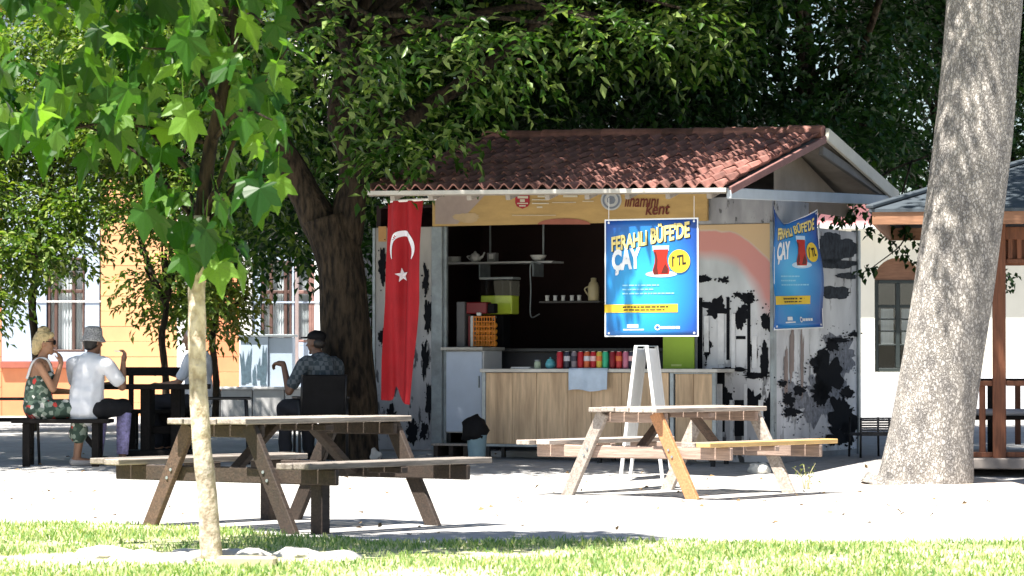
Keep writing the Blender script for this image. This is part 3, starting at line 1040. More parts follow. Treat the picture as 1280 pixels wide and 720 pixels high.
# -- white building on the right
WY = 54.0
wb = empty('white_building', gx(1180, WY), 0, 'cream white building with arched dark window and pink eaves band', 'building')
wo = Vector(wb.location)
cream = mat('cream_plaster', (0.74, 0.72, 0.63), .85, .06, 1.5, .08)
palew = mat('bluish_shade_plaster', (0.70, 0.72, 0.76), .85, .06, 1.5, .08)  # bluish tone imitates shade on the lower part of the cream wall
pink = mat('pink_eaves_paint', (0.72, 0.32, 0.33), .7, .1, 1.5, .08)
def wpanel(px0, px1, py0, py1, m=cream, d=.3, y=0.0, name='wall'):
    return rect_box(px0, px1, py0, py1, WY + y, d, wo, .0).build(name, m, wb)
WX0, WX1 = 1093, 1152
wpanel(900, WX0, 284, 470); wpanel(WX1, 1500, 284, 470)
wpanel(900, 1500, 470, 524, palew, .34, -.02, 'shaded_wall_foot'); wpanel(WX0, WX1, 465, 470)
# wall above the arch, following the curve
aw = MB(); n = 14; top = 284
P0, P1 = at(WX0, 350, WY), at(WX1, 322, WY)
cx = (P0.x + P1.x) / 2; hw = (P1.x - P0.x) / 2; z_s = P0.z; hz = P1.z - P0.z
ztop = at(0, top, WY).z
vs, fs = [], []
arch = []
for i in range(n + 1):
    th = math.pi * (1 - i / n)
    arch.append((cx + hw * math.cos(th), z_s + hz * math.sin(th)))
for yy in (WY, WY + .3):
    for x, z in arch: vs.append((x - wo.x, yy - wo.y, z - wo.z))
    for x, z in arch: vs.append((x - wo.x, yy - wo.y, ztop - wo.z))
M1 = n + 1
for i in range(n):
    fs.append((i, i + 1, M1 + i + 1, M1 + i))
    fs.append((i, 2 * M1 + i, 2 * M1 + i + 1, i + 1))
aw.add(vs, fs).build('wall', cream, wb)
z465 = at(0, 465, WY).z
wpanel(900, 1500, 255, 281, pink, .5, -.5, 'eaves_band')
wpanel(900, 1500, 281, 285, plaster_w, .6, -.55, 'cornice')
wpanel(900, 1500, 248, 255, plaster_w, .7, -.6, 'cornice')
MB().box((0, 5.1, 3.6), (9.5, 9.0, 0.2)).build('roof', mat('terracotta_roof', (.35, .14, .09), .8, .2, 4, .2), wb)
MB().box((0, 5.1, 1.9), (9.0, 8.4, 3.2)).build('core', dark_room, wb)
wn_ = bpy.data.objects.new('window', None); COL.objects.link(wn_); wn_.parent = wb
def wadd(a, b, c, d, name, m, y=.10, dd=.1):
    return rect_box(a, b, c, d, WY + y, dd, wo, .008).build(name, m, wn_)
fm = MB()
def fadd(a, b, c, d):
    q = rect_box(a, b, c, d, WY + .10, .1, wo, .008); fm.add(q.v, q.f)
fadd(WX0, WX0 + 5, 350, 465); fadd(WX1 - 5, WX1, 350, 465); fadd(WX0 + 5, WX1 - 5, 460, 465); fadd(WX0 + 5, WX1 - 5, 350, 354); fadd(1120, 1125, 354, 460)
fadd(WX0 + 5, 1120, 381, 385); fadd(1125, WX1 - 5, 381, 385)
for y in (398, 413, 430): fadd(WX0 + 5, 1120, y, y + 2); fadd(1125, WX1 - 5, y, y + 2)
fm.build('frame', mat('black_green_frame', (.02, .028, .028), .5, .2, 6, .1), wn_)
wadd(WX0 + 5, 1120, 354, 460, 'pane', glass, .16, .006); wadd(1125, WX1 - 5, 354, 460, 'pane', glass, .16, .006)
for cx0 in (1101, 1127):
    wadd(cx0, cx0 + 16, 386, 430, 'curtain', curtain_m, .3, .01)
lu = MB()
vs = [(x - wo.x, .12, z - wo.z) for x, z in arch] + [(x - wo.x, .2, z - wo.z) for x, z in arch]
lu.add(vs, [tuple(range(M1)), tuple(range(2 * M1 - 1, M1 - 1, -1))]).build('lunette', mat('brown_lunette_wood', (.17, .085, .05), .6, .25, 5, .2, (1, 1, 8)), wn_)

# ------------------------------------------------------------------ gazebo
GY = 30.2
gz = empty('gazebo', gx(1290, GY + 1.4), 0, 'orange brown wooden gazebo with blue grey roof behind the leaning tree', 'gazebo')
go = Vector(gz.location)
def gp(px, py, Y): return at(px, py, Y) - go
wood_r = mat('red_brown_stained_wood', (0.17, 0.062, 0.03), .55, .3, 5, .35, (9, 9, .8), obvar=.15)
wood_r2 = mat('orange_brown_fascia_wood', (0.30, 0.15, 0.085), .6, .25, 4, .3, (1, 9, 9), obvar=.1)
roofm = mat('blue_grey_roof_felt', (0.06, 0.075, 0.09), .6, .2, 4, .2)
gz_floor = tz(GY)
X0, X1, X2 = gp(1157, 590, GY).x, gp(1238, 590, GY).x, gp(1390, 590, GY).x
ztop_g = gp(0, 281, GY).z
def post(x, y, w=.125):
    MB().box((x, y, ztop_g / 2), (w, w, ztop_g), None, .008).build('post', wood_r, gz)
yf = GY - go.y
yb = yf + 2.9
for x in (X0, X1, X2): post(x, yf)
for x in (X0 + .1, X1 + .42, X2): post(x, yb)
MB().box(((X0 + X2) / 2, yf, ztop_g + .035), (X2 - X0 + .3, .10, .07), None, .006).build('beam', wood_r, gz)
MB().box((X0, (yf + yb) / 2, ztop_g + .036), (.10, yb - yf - .12, .068), None, .006).build('beam', wood_r, gz)
# valance: rails and slats
zv0, zv1 = gp(0, 330, GY).z, gp(0, 286, GY).z
MB().box(((X1 + X2) / 2, yf, zv0 + .02), (X2 - X1 - .13, .05, .045), None, .005).build('rail', wood_r, gz)
MB().box(((X0 + X1) / 2, yf, zv0 + .02), (X1 - X0 - .13, .05, .045), None, .005).build('rail', wood_r, gz)
MB().box(((X0 + X2) / 2, yf + .004, zv1 - .05), (X2 - X0, .04, .12), None, .005).build('rail', wood_r, gz)
sl = MB().box((0, 0, 0), (.045, .03, zv1 - zv0 - .14), None, .004).mesh('slat')
x = X0 + .12
while x < X2 - .05:
    if abs(x - X1) > .09:
        o = link_mesh('slat', sl, wood_r, gz); o.location = (x, yf, (zv0 + zv1) / 2 - .03)
    x += .085
MB().box(((X0 + X2) / 2, yf + .05, (zv0 + zv1) / 2 - .03), (X2 - X0 - .14, .02, zv1 - zv0 - .02), None, .003).build('valance_panel', wood_r, gz)
# railing
zr = gp(0, 479, GY).z
for a, b in ((X0, X1), (X1, X2)):
    MB().box(((a + b) / 2, yf, zr), (b - a - .125, .09, .05), None, .006).build('handrail', wood_r, gz)
    MB().box(((a + b) / 2, yf, .12), (b - a - .125, .05, .05), None, .006).build('rail', wood_r, gz)
MB().box((X0 + .1, (yf + yb) / 2, zr), (.09, yb - yf - .13, .05), None, .006).build('handrail', wood_r, gz)
MB().box(((X0 + X2) / 2, yb, zr), (X2 - X0 - .3, .09, .05), None, .006).build('handrail', wood_r, gz)
bal = MB().box((0, 0, 0), (.06, .03, zr - .17), None, .004).mesh('baluster')
bxs = [gp(p, 0, GY).x for p in (1176, 1195, 1215, 1272, 1306, 1340)]
for x in bxs:
    o = link_mesh('baluster', bal, wood_r, gz); o.location = (x, yf, (zr + .12) / 2)
for k in range(8):
    o = link_mesh('baluster', bal, wood_r, gz); o.location = (X0 + .3 + k * .24, yb, (zr + .12) / 2)
# roof: hipped, with fascia boards
e0 = gp(1090, 270, GY - .45)
zf0, zf1 = gp(0, 281, GY - .45).z, gp(0, 262, GY - .45).z
RX0, RX1, RY0, RY1 = e0.x, X2 + .55, yf - .45, yb + .45
MB().box(((RX0 + RX1) / 2, RY0, (zf0 + zf1) / 2), (RX1 - RX0, .03, zf1 - zf0), None, .004).build('fascia', wood_r2, gz)
MB().box((RX0 + .015, (RY0 + RY1) / 2, (zf0 + zf1) / 2), (.03, RY1 - RY0 - .06, zf1 - zf0), None, .004).build('fascia', wood_r2, gz)
MB().box(((RX0 + RX1) / 2, RY1, (zf0 + zf1) / 2), (RX1 - RX0, .03, zf1 - zf0), None, .004).build('fascia', wood_r2, gz)
ap = Vector(((RX0 + RX1) / 2, (RY0 + RY1) / 2, zf1 + .55))
rv = [Vector((RX0 - .03, RY0 - .03, zf1 + .005)), Vector((RX1 + .03, RY0 - .03, zf1 + .005)), Vector((RX1 + .03, RY1 + .03, zf1 + .005)), Vector((RX0 - .03, RY1 + .03, zf1 + .005)), ap]
rv2 = [v - Vector((0, 0, .03)) for v in rv]
MB().add(rv + rv2, [(0, 1, 4), (1, 2, 4), (2, 3, 4), (3, 0, 4), (6, 5, 9), (7, 6, 9), (8, 7, 9), (5, 8, 9), (0, 5, 6, 1), (1, 6, 7, 2), (2, 7, 8, 3), (3, 8, 5, 0)]).build('roof', roofm, gz)
for k in range(4):
    MB().bar(rv[k] + Vector((0, 0, .02)), ap + Vector((0, 0, .02)), .09, .035, ch=.008).build('ridge_cap', roofm, gz)
MB().box(((X0 + X2) / 2, (yf + yb) / 2, .04), (X2 - X0 + .35, yb - yf + .35, .1), None, .01).build('floor', mat('gazebo_floor_boards', (.25, .22, .20), .8, .25, 4, .3), gz)
# bench and table inside
GR = R(-9)
gz.rotation_euler = (0, 0, GR)
gz.location = go + Vector((.27, -.30, 0))
GMX = Matrix.Translation(gz.location) @ Matrix.Rotation(GR, 4, 'Z')
bn = empty('bench', GMX @ Vector(((X0 + X2) / 2, yf + .55, .09)), GR, 'dark wooden bench with grey cushion inside the gazebo', 'bench')
bw = X2 - X0 - .35
for k in range(3):
    MB().box((0, -.16 + k * .16, .37), (bw, .145, .035), None, .006).build('seat_board', wood_k, bn)
for s in (-.48, -.2, .1, .48):
    for yy in (-.18, .18):
        MB().box((s * bw, yy, .175), (.06, .06, .35), None, .005).build('leg', wood_k, bn)
MB().box((0, 0, .42), (bw - .1, .44, .06), None, .02).build('cushion', mat('grey_cushion', (.35, .37, .42), .9, .1, 6, .2), bn)
gt = empty('garden_table', GMX @ Vector(((X0 + X2) / 2 + .25, yf + 1.4, .09)), GR, 'dark table standing beyond the bench in the gazebo', 'table')
for k in range(5):
    MB().box((0, -.3 + k * .15, .72), (1.5, .14, .035), None, .006).build('tabletop_board', wood_k, gt)
for s in (-.6, .6):
    for yy in (-.27, .27):
        MB().box((s, yy, .35), (.08, .08, .7), None, .006).build('leg', wood_k, gt)

# ------------------------------------------------------------------ kiosk
TH = R(25)
KC = gnd(968, 581)
KM = Matrix.Translation(KC) @ Matrix.Rotation(-TH, 4, 'Z')
KI = KM.inverted()
def kpt(px, py, yl=0.0):
    o = KI @ Vector((0, 0, CAMH)); d = (KI.to_3x3() @ ray(px, py))
    t = (yl - o.y) / d.y
    return o + d * t
def kside(px, py, xl=0.0):
    o = KI @ Vector((0, 0, CAMH)); d = (KI.to_3x3() @ ray(px, py))
    t = (xl - o.x) / d.x
    return o + d * t
kio = empty('kiosk', KC, -TH, 'tea kiosk with red tiled roof and mural covered walls', 'kiosk')

KL = kpt(466, 400).x                 # left end of the front
KD = kside(1073, 500).y              # depth of the side wall
z_open = kpt(650, 281).z
z_eave = kpt(760, 240).z             # height of the fascia's top on the front plane
ZW = kpt(930, 246).z                 # wall height on the front
print('kiosk', KL, KD, z_open, z_eave, ZW, KC)
JX0, JX1 = kpt(540, 400).x, kpt(553, 400).x
OX1 = kpt(868, 400).x

def mural_mat(name, sky_c, mid_c, low_c, zlo, zhi, streak=0.5, ink=(.02, .022, .028), thr=.56, sc=3.0, bands=None, ring=None):
    """printed photograph: tints by height, torn ink patches"""
    m = bpy.data.materials.new(name)
    nt, b, out = nodes_of(m)
    L = nt.links.new
    tc = N(nt, 'ShaderNodeTexCoord')
    sep = N(nt, 'ShaderNodeSeparateXYZ'); L(tc.outputs['Object'], sep.inputs[0])
    mr = N(nt, 'ShaderNodeMapRange'); mr.inputs['From Min'].default_value = zlo; mr.inputs['From Max'].default_value = zhi
    L(sep.outputs['Z'], mr.inputs[0])
    r = ramp(nt, [(0.0, low_c), (0.5, mid_c), (0.80, sky_c), (1.0, sky_c)])
    L(mr.outputs[0], r.inputs[0])
    mp = N(nt, 'ShaderNodeMapping'); mp.inputs['Scale'].default_value = (sc * 1.6, sc * 1.6, sc * (1 - streak * .7))
    L(tc.outputs['Object'], mp.inputs['Vector'])
    n1 = N(nt, 'ShaderNodeTexNoise'); n1.inputs['Scale'].default_value = 1.3; n1.inputs['Detail'].default_value = 9; n1.inputs['Roughness'].default_value = .62
    L(mp.outputs[0], n1.inputs['Vector'])
    # ink grows towards the middle of the panel
    hm = ramp(nt, bands or [(0.0, (1, 1, 1)), (0.45, (.9, .9, .9)), (0.62, (.15, .15, .15)), (1.0, (0, 0, 0))])
    L(mr.outputs[0], hm.inputs[0])
    r1 = ramp(nt, [(thr, (0, 0, 0)), (thr + .05, (1, 1, 1))])
    L(n1.outputs['Fac'], r1.inputs[0])
    mm = N(nt, 'ShaderNodeMath', operation='MULTIPLY'); L(r1.outputs[0], mm.inputs[0]); L(hm.outputs[0], mm.inputs[1])
    n2 = N(nt, 'ShaderNodeTexNoise'); n2.inputs['Scale'].default_value = .55; n2.inputs['Detail'].default_value = 4
    L(mp.outputs[0], n2.inputs['Vector'])
    r2 = ramp(nt, [(.3, (.62, .62, .64)), (.7, (1.15, 1.15, 1.15))])
    L(n2.outputs['Fac'], r2.inputs[0])
    mu = N(nt, 'ShaderNodeVectorMath', operation='MULTIPLY'); L(r.outputs[0], mu.inputs[0]); L(r2.outputs[0], mu.inputs[1])
    colr = mu.outputs[0]
    if ring:
        cx, cz, r0, r1_, cc, oc = ring
        dx = N(nt, 'ShaderNodeVectorMath', operation='DISTANCE')
        cmb = N(nt, 'ShaderNodeCombineXYZ'); L(sep.outputs['X'], cmb.inputs[0]); L(sep.outputs['Z'], cmb.inputs[2])
        L(cmb.outputs[0], dx.inputs[0]); dx.inputs[1].default_value = (cx, 0, cz)
        ad = N(nt, 'ShaderNodeMath', operation='MULTIPLY_ADD'); L(n2.outputs['Fac'], ad.inputs[0]); ad.inputs[1].default_value = .12; L(dx.outputs['Value'], ad.inputs[2])
        rr = ramp(nt, [(0.0, (0, 0, 0)), (r0 / 2, (0, 0, 0)), ((r0 * .6 + r1_ * .4) / 2, (1, 1, 1)), (r1_ / 2, (1, 1, 1)), (r1_ / 2 + .01, (.0, .0, .0))])
        hf = N(nt, 'ShaderNodeMath', operation='MULTIPLY'); L(ad.outputs[0], hf.inputs[0]); hf.inputs[1].default_value = .5
        L(hf.outputs[0], rr.inputs[0])
        ro = ramp(nt, [(0.0, (0, 0, 0)), (r1_ / 2, (0, 0, 0)), (r1_ / 2 + .012, (1, 1, 1))])
        L(hf.outputs[0], ro.inputs[0])
        zm = N(nt, 'ShaderNodeMapRange'); zm.inputs['From Min'].default_value = cz - .12; zm.inputs['From Max'].default_value = cz + .15
        L(sep.outputs['Z'], zm.inputs[0])
        zr1 = N(nt, 'ShaderNodeVectorMath', operation='SCALE'); L(rr.outputs[0], zr1.inputs[0]); L(zm.outputs[0], zr1.inputs['Scale'])
        zr2 = N(nt, 'ShaderNodeVectorMath', operation='SCALE'); L(ro.outputs[0], zr2.inputs[0]); L(zm.outputs[0], zr2.inputs['Scale'])
        s1_ = N(nt, 'ShaderNodeSeparateXYZ'); L(zr1.outputs[0], s1_.inputs[0])
        s2_ = N(nt, 'ShaderNodeSeparateXYZ'); L(zr2.outputs[0], s2_.inputs[0])
        mx1 = N(nt, 'ShaderNodeMix', data_type='RGBA'); L(s1_.outputs[0], mx1.inputs[0]); L(colr, mx1.inputs[6]); mx1.inputs[7].default_value = (*cc, 1)
        mx2 = N(nt, 'ShaderNodeMix', data_type='RGBA'); L(s2_.outputs[0], mx2.inputs[0]); L(mx1.outputs[2], mx2.inputs[6]); mx2.inputs[7].default_value = (*oc, 1)
        colr = mx2.outputs[2]
    mx = N(nt, 'ShaderNodeMix', data_type='RGBA'); L(mm.outputs[0], mx.inputs[0]); L(colr, mx.inputs[6]); mx.inputs[7].default_value = (*ink, 1)
    L(mx.outputs[2], b.inputs['Base Color'])
    b.inputs['Roughness'].default_value = .5
    return m

ztopm = kpt(920, 280).z
pw0, pw1 = kpt(870, 400).x, 0.0
mural_f = mural_mat('mural_print_front', (.56, .60, .61), (.74, .75, .76), (.60, .60, .61), 0, ztopm, .6, thr=.54, sc=3.4,
                    bands=[(0, (1, 1, 1)), (.3, (.8, .8, .8)), (.5, (.25, .25, .25)), (.62, (.1, .1, .1)), (.66, (0, 0, 0)), (1, (0, 0, 0))],
                    ring=(pw0 + .12, ztopm - .88, .58, .88, (.62, .27, .24), (.60, .43, .25)))
mural_s = mural_mat('mural_print_side', (.46, .48, .51), (.76, .77, .79), (.62, .63, .68), 0, ztopm, .3, thr=.58, sc=3.0,
                    bands=[(0, (.2, .2, .2)), (.18, (.6, .6, .6)), (.4, (.5, .5, .5)), (.6, (.2, .2, .2)), (.8, (1, 1, 1)), (1, (1, 1, 1))])
mural_l = mural_mat('mural_print_left', (.45, .42, .38), (.40, .40, .41), (.30, .30, .31), 0, ztopm, .7, thr=.56, sc=5)
mural_t = mural_mat('mural_print_top', (.30, .31, .34), (.36, .37, .40), (.36, .37, .4), ztopm - .4, ztopm + .5, .6, thr=.60, sc=8, bands=[(0, (1, 1, 1)), (1, (.6, .6, .6))])

def kbox(x0, x1, y0, y1, z0, z1, name, m, ch=0.0, parent=None):
    return MB().box(((x0 + x1) / 2, (y0 + y1) / 2, (z0 + z1) / 2), (abs(x1 - x0), abs(y1 - y0), abs(z1 - z0)), None, ch).build(name, m, parent or kio)

FLO = .10
kbox(KL, 0, .02, KD, -.15, FLO, 'floor_slab', mat('concrete_slab', (.3, .3, .3), .9, .2, 4, .2))
kbox(pw0, -.04, 0, .06, .02, ztopm, 'mural_panel', mural_f, .004)
kbox(-.04, 0, -.012, .07, .02, ztopm + .02, 'corner_post', galv, .004)
kbox(KL + .03, JX0, 0, .06, FLO, z_open, 'mural_panel', mural_l, .004)
kbox(KL, KL + .03, -.01, .07, FLO, z_open, 'corner_post', galv, .004)
kbox(JX0, JX1, -.02, .08, FLO, z_open, 'jamb', galv, .006)
kbox(JX1 - .004, JX1 + .03, .03, .075, FLO, z_open, 'jamb', galv, .003)
kbox(OX1 - .03, pw0 - .003, .0, .07, .6, z_open, 'jamb', galv, .004)
kbox(pw0 + .02, -.02, .012, .05, ztopm + .003, ZW, 'mural_panel', mural_t)
# side wall in two boards with a post at the back
ks = kside(1012, 500).y
zlow_s = kside(1050, 288).z
kbox(-.05, -.003, .075, ks, .02, ZW - .02, 'mural_panel', mural_s, .003)
kbox(-.05, -.001, ks + .006, KD - .05, .02, zlow_s, 'mural_panel', mural_s, .003)
kbox(-.06, .02, KD - .045, KD + .03, -.05, zlow_s + .02, 'corner_post', galv, .004)
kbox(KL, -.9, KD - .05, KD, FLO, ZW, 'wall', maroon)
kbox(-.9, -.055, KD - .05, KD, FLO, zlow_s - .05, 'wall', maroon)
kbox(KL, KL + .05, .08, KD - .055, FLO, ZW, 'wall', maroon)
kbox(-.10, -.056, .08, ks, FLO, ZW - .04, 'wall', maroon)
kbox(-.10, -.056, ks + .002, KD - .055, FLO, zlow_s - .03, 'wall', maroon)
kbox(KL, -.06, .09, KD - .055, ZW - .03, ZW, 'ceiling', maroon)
# black torn patches of the side print
ink_m = mat('black_print_ink', (.010, .011, .014), .9, .2, 10, 0, spec=.1)
grey_ink = mat('grey_print_ink', (.16, .17, .19), .5, .3, 14, 0)
brown_ink = mat('brown_print_ink', (.22, .15, .13), .5, .4, 9, 0, (1, 1, .2))
white_ink = mat('white_print_ink', (.70, .71, .72), .5, .12, 10, 0)
rb_ = random.Random(17)
def blotch(fn, px, py, rx, ry, n=26, jag=.45, rg=rb_, specks=0):
    out = []
    n = n * 2
    for k in range(n):
        th = 2 * math.pi * k / n
        e_ = Vector((math.cos(th), math.sin(th), px * .37 + py * .11))
        q = 1 + jag * (1.3 * mnoise.noise(e_ * 1.2) + .9 * mnoise.noise(e_ * 3.1 + Vector((5, 0, 0))) + .6 * mnoise.noise(e_ * 7.3))
        out.append(fn(px + rx * q * math.cos(th), py + ry * q * math.sin(th)))
    c = fn(px, py)
    vs_, fs_ = [c] + out, [(0, 1 + k, 1 + (k + 1) % n) for k in range(n)]
    if specks:
        for k in range(specks):
            th = rg.uniform(0, 6.28); q = rg.uniform(1.0, 1.7); s0 = rg.uniform(.5, 1.5)
            x_, y_ = px + rx * q * math.cos(th), py + ry * q * math.sin(th)
            b0 = len(vs_)
            vs_ += [fn(x_ + s0 * rg.uniform(.5, 1.3) * math.cos(j * 1.257), y_ + s0 * rg.uniform(.5, 1.3) * math.sin(j * 1.257)) for j in range(5)]
            fs_.append(tuple(b0 + j for j in range(5)))
    return vs_, fs_
pr = MB()
sf = lambda a, b: kside(a, b, .005)
for px, py, rx, ry in [(1033, 470, 17, 26), (1026, 490, 12, 14), (1052, 520, 16, 22), (1045, 545, 12, 12), (1040, 432, 9, 8), (985, 500, 8, 8), (1000, 488, 6, 7), (992, 515, 9, 6), (1058, 490, 8, 6), (1062, 540, 8, 14), (1020, 455, 7, 9), (1050, 425, 12, 3), (1066, 418, 8, 3), (980, 480, 5, 4)]:
    v, f = blotch(sf, px, py, rx, ry, 26, .5, rb_, 14); pr.add(v, f)
tag(pr.build('print', ink_m, kio), kind='stuff')
pr = MB()
for px, py, rx, ry in [(1030, 500, 26, 40), (992, 500, 16, 26), (1052, 440, 20, 22)]:
    v, f = blotch(lambda a, b: kside(min(1070, max(972, a)), b, .0015), px, py, rx, ry, 26, .5, rb_, 40); pr.add(v, f)
tag(pr.build('print', mat('mid_grey_print_ink', (.24, .25, .28), .9, .5, 16, 0, spec=.1), kio), kind='stuff')
sg_ = lambda a, b: kside(a, b, .003)
for px, py, rx, ry in [(1045, 310, 26, 18), (1046, 330, 24, 6), (1058, 345, 14, 4), (1046, 365, 20, 8)]:
    pr = MB(); v, f = blotch(sg_, px, py, rx, ry, 26, .25); pr.add(v, f)
    pr.build('print', mat('slate_print_ink', (.04, .048, .06), .9, .5, 14, 0, spec=.1), kio)
for px, py, rx, ry in [(990, 440, 3, 30), (1003, 455, 2.2, 44), (983, 470, 2.5, 36)]:
    pr = MB(); v, f = blotch(lambda a, b: kside(a, b, .002), px, py, rx, ry, 26, .3); pr.add(v, f)
    pr.build('print', brown_ink, kio)
# printed old houses on the front panel
pr = MB(); ff = lambda a, b: kpt(a, b, -.006)
def quad(m_, fn, x0, x1, y0, y1, sl=0):
    m_.add([fn(x0, y1), fn(x1, y1 + sl), fn(x1, y0 + sl), fn(x0, y0)], [(0, 1, 2, 3)])
for a in [(872, 878, 372, 470), (908, 912, 372, 450), (934, 938, 370, 470), (920, 932, 420, 424), (890, 906, 460, 540), (918, 930, 500, 545)]:
    quad(pr, ff, *a)
for px, py, rx, ry in [(894, 385, 15, 12), (934, 372, 10, 7), (926, 395, 9, 14), (958, 402, 8, 13), (880, 348, 9, 4), (905, 350, 6, 3), (922, 368, 5, 3), (942, 440, 5, 10), (955, 450, 5, 20), (905, 495, 10, 14), (940, 505, 12, 18), (884, 430, 5, 18), (893, 470, 8, 8), (960, 520, 6, 26), (914, 462, 18, 4), (946, 470, 14, 4)]:
    v, f = blotch(ff, px, py, rx, ry, 26, .4, rb_, 8); pr.add(v, f)
tag(pr.build('print', ink_m, kio), kind='stuff')
pr = MB(); fw = lambda a, b: kpt(a, b, -.009)
for a in [(897, 905, 392, 455), (914, 919, 392, 460), (940, 946, 420, 460), (930, 934, 480, 550), (896, 903, 480, 552), (948, 954, 500, 555), (880, 886, 395, 440), (912, 916, 500, 550)]:
    quad(pr, fw, *a)
tag(pr.build('print', white_ink, kio), kind='stuff')
pr = MB()
for px, py, rx, ry in [(478, 330, 5, 20), (480, 420, 5, 12), (533, 350, 4, 14), (535, 400, 5, 22), (531, 450, 4, 20), (536, 500, 4, 24), (490, 520, 8, 14), (515, 540, 7, 12), (530, 540, 5, 10)]:
    v, f = blotch(ff, px, py, rx, ry, 26, .5, rb_, 6); pr.add(v, f)
tag(pr.build('print', ink_m, kio), kind='stuff')
quad_m = MB(); quad(quad_m, ff, 473, 483, 283, 302); quad_m.build('print', mat('orange_print', (.62, .33, .12), .6, .1, 4, 0), kio)

# fascia sign board
sx0, sx1 = kpt(543, 260).x, kpt(886, 260).x
zb0, zb1 = z_open, kpt(700, 236).z
sgn = kbox(sx0, sx1, -.05, -.004, zb0, zb1, 'sign_board', mat('ochre_sign_print', (.52, .34, .13), .6, .16, 2.5, .03, (1, 1, 3)), .003)
sgf = lambda a, b: kpt(a, b, -.054)
m_ = MB(); m_.add([sgf(544, 280), sgf(572, 280), sgf(607, 243), sgf(544, 243)], [(0, 1, 2, 3)]); m_.build('print', mat('greyish_pink_print', (.40, .31, .27), .6, .15, 4, 0), sgn)
m_ = MB(); v, f = blotch(lambda a, b: kpt(a, b, -.057), 583, 272, 16, 6, 20, .2); m_.add(v, f); m_.build('print', mat('warm_print', (.50, .36, .2), .6, .15, 4, 0), sgn)
sgf2 = lambda a, b: kpt(a, b, -.060)
m_ = MB()
arcp = [sgf2(672 + 33 * math.cos(math.pi * k / 16) + 33, 280.5 - 7.5 * math.sin(math.pi * k / 16)) for k in range(17)]
m_.add(arcp, [tuple(range(17))]); m_.build('print', mat('dull_red_print', (.36, .12, .08), .6, .15, 4, 0), sgn)
shield = [(644, 243), (662, 243), (662, 254), (660, 258), (653, 261), (646, 258), (644, 254)]
m_ = MB(); m_.add([sgf2(*p) for p in shield], [tuple(range(7))]); m_.build('emblem', mat('crimson_print', (.38, .015, .03), .5, .1, 4, 0), sgn)
m_ = MB(); s3 = lambda a, b: kpt(a, b, -.064)
for a in [(647, 660, 245, 248), (650, 656, 249, 252.5), (646.5, 660, 253.5, 255), (649, 657, 256.5, 258)]: quad(m_, s3, *a)
for a in [(665, 686, 249, 250.2), (665, 686, 253.5, 255), (671, 678, 258, 260), (704, 722, 244, 246.5), (705, 720, 252.5, 253.5), (690, 716, 252.8, 253.6), (728, 742, 251, 252), (640, 695, 268.7, 269.4), (609, 742, 241.8, 243), (672, 686, 244.5, 246.5)]: quad(m_, s3, *a)
tag(m_.build('print', mat('cream_print', (.66, .60, .48), .6, .05, 4, 0), sgn), kind='stuff')
def disc(fn, px, py, r0, r1, n=28):
    vs = [fn(px + r * math.cos(2 * math.pi * k / n), py + r * math.sin(2 * math.pi * k / n)) for r in (r0, r1) for k in range(n)]
    return vs, [(k, (k + 1) % n, n + (k + 1) % n, n + k) for k in range(n)]
m_ = MB(); v, f = disc(sgf2, 764, 250, .4, 13); m_.add(v, f); m_.build('emblem', mat('grey_white_emblem', (.55, .56, .57), .5, .08, 4, 0), sgn)
m_ = MB(); v, f = disc(s3, 764, 250, 8.6, 11); m_.add(v, f); m_.build('print', mat('grey_blue_print', (.2, .23, .29), .5, .2, 14, 0), sgn)
m_ = MB(); v, f = disc(s3, 764, 250, .3, 5.5, 7); m_.add(v, f)
m_.build('print', mat('grey_blue_print', (.2, .23, .29), .5, .2, 14, 0), sgn)
def put_text(txt, m, fn, px, py, hpx, bold=.0, shear=.0, rot=0.0, parent=None, name='lettering', sx=1.0):
    me = text_mesh(txt, 1.0, bold, shear)
    sc = hpx / .72
    cr, sr = math.cos(rot), math.sin(rot)
    for v in me.vertices:
        x, y = v.co.x * sc * sx, v.co.y * sc
        v.co = fn(px + x * cr + y * sr, py + x * sr - y * cr)
    return link_mesh(name, me, m, parent)
dkred = mat('dark_red_brown_lettering', (.16, .03, .02), .6, .1, 6, 0)
put_text('ilhamını', dkred, sgf2, 780, 258, 16, .018, .25, R(1), sgn, 'lettering', .62)
put_text('kent', dkred, sgf2, 806, 268.5, 15, .02, .25, R(-2), sgn, 'lettering', .80)

# roof ------------------------------------------------------------------
RXR = .30                                    # rake plane right of the wall
fr = kside(905, 236, RXR); apx = kside(1024, 170, RXR); bk = kside(1112, 246, RXR)
RXL = kpt(455, 240, fr.y).x
print('roof', fr, apx, bk, RXL)
tile_m = mat('terracotta_tiles', (0.27, 0.125, 0.102), .85, .4, 6, .3, stain=.6, stain_col=(.09, .05, .045), obvar=.28)
slope_v = Vector((0, apx.y - fr.y, apx.z - fr.z)); sl_len = slope_v.length; slope_u = slope_v.normalized()
ncol, nrow = 28, 9
tw = (RXR - RXL) / ncol; tl = sl_len / nrow
ang = math.atan2(slope_v.z, slope_v.y)
def tile_mesh():
    m = MB(); n = 8; vs = []
    for yy, zz in ((-.02, .022), (tl + .03, .0)):
        for i in range(n + 1):
            x = tw * i / n
            vs.append((x, yy, zz + .028 * math.cos(2 * math.pi * i / n) + .028))
    for i in range(n + 1):
        x = tw * i / n
        vs.append((x, -.02, .006 + .028 * math.cos(2 * math.pi * i / n) + .028))
    M_ = n + 1
    m.add(vs, [(i, i + 1, M_ + i + 1, M_ + i) for i in range(n)] + [(2 * M_ + i, 2 * M_ + i + 1, i + 1, i) for i in range(n)])
    return m.mesh('roof_tile')
rf = bpy.data.objects.new('roof', None); COL.objects.link(rf); rf.parent = kio
rf.rotation_euler = (0, R(.9), 0)          # the old roof leans a little
tm = tile_mesh()
rt_ = random.Random(9)
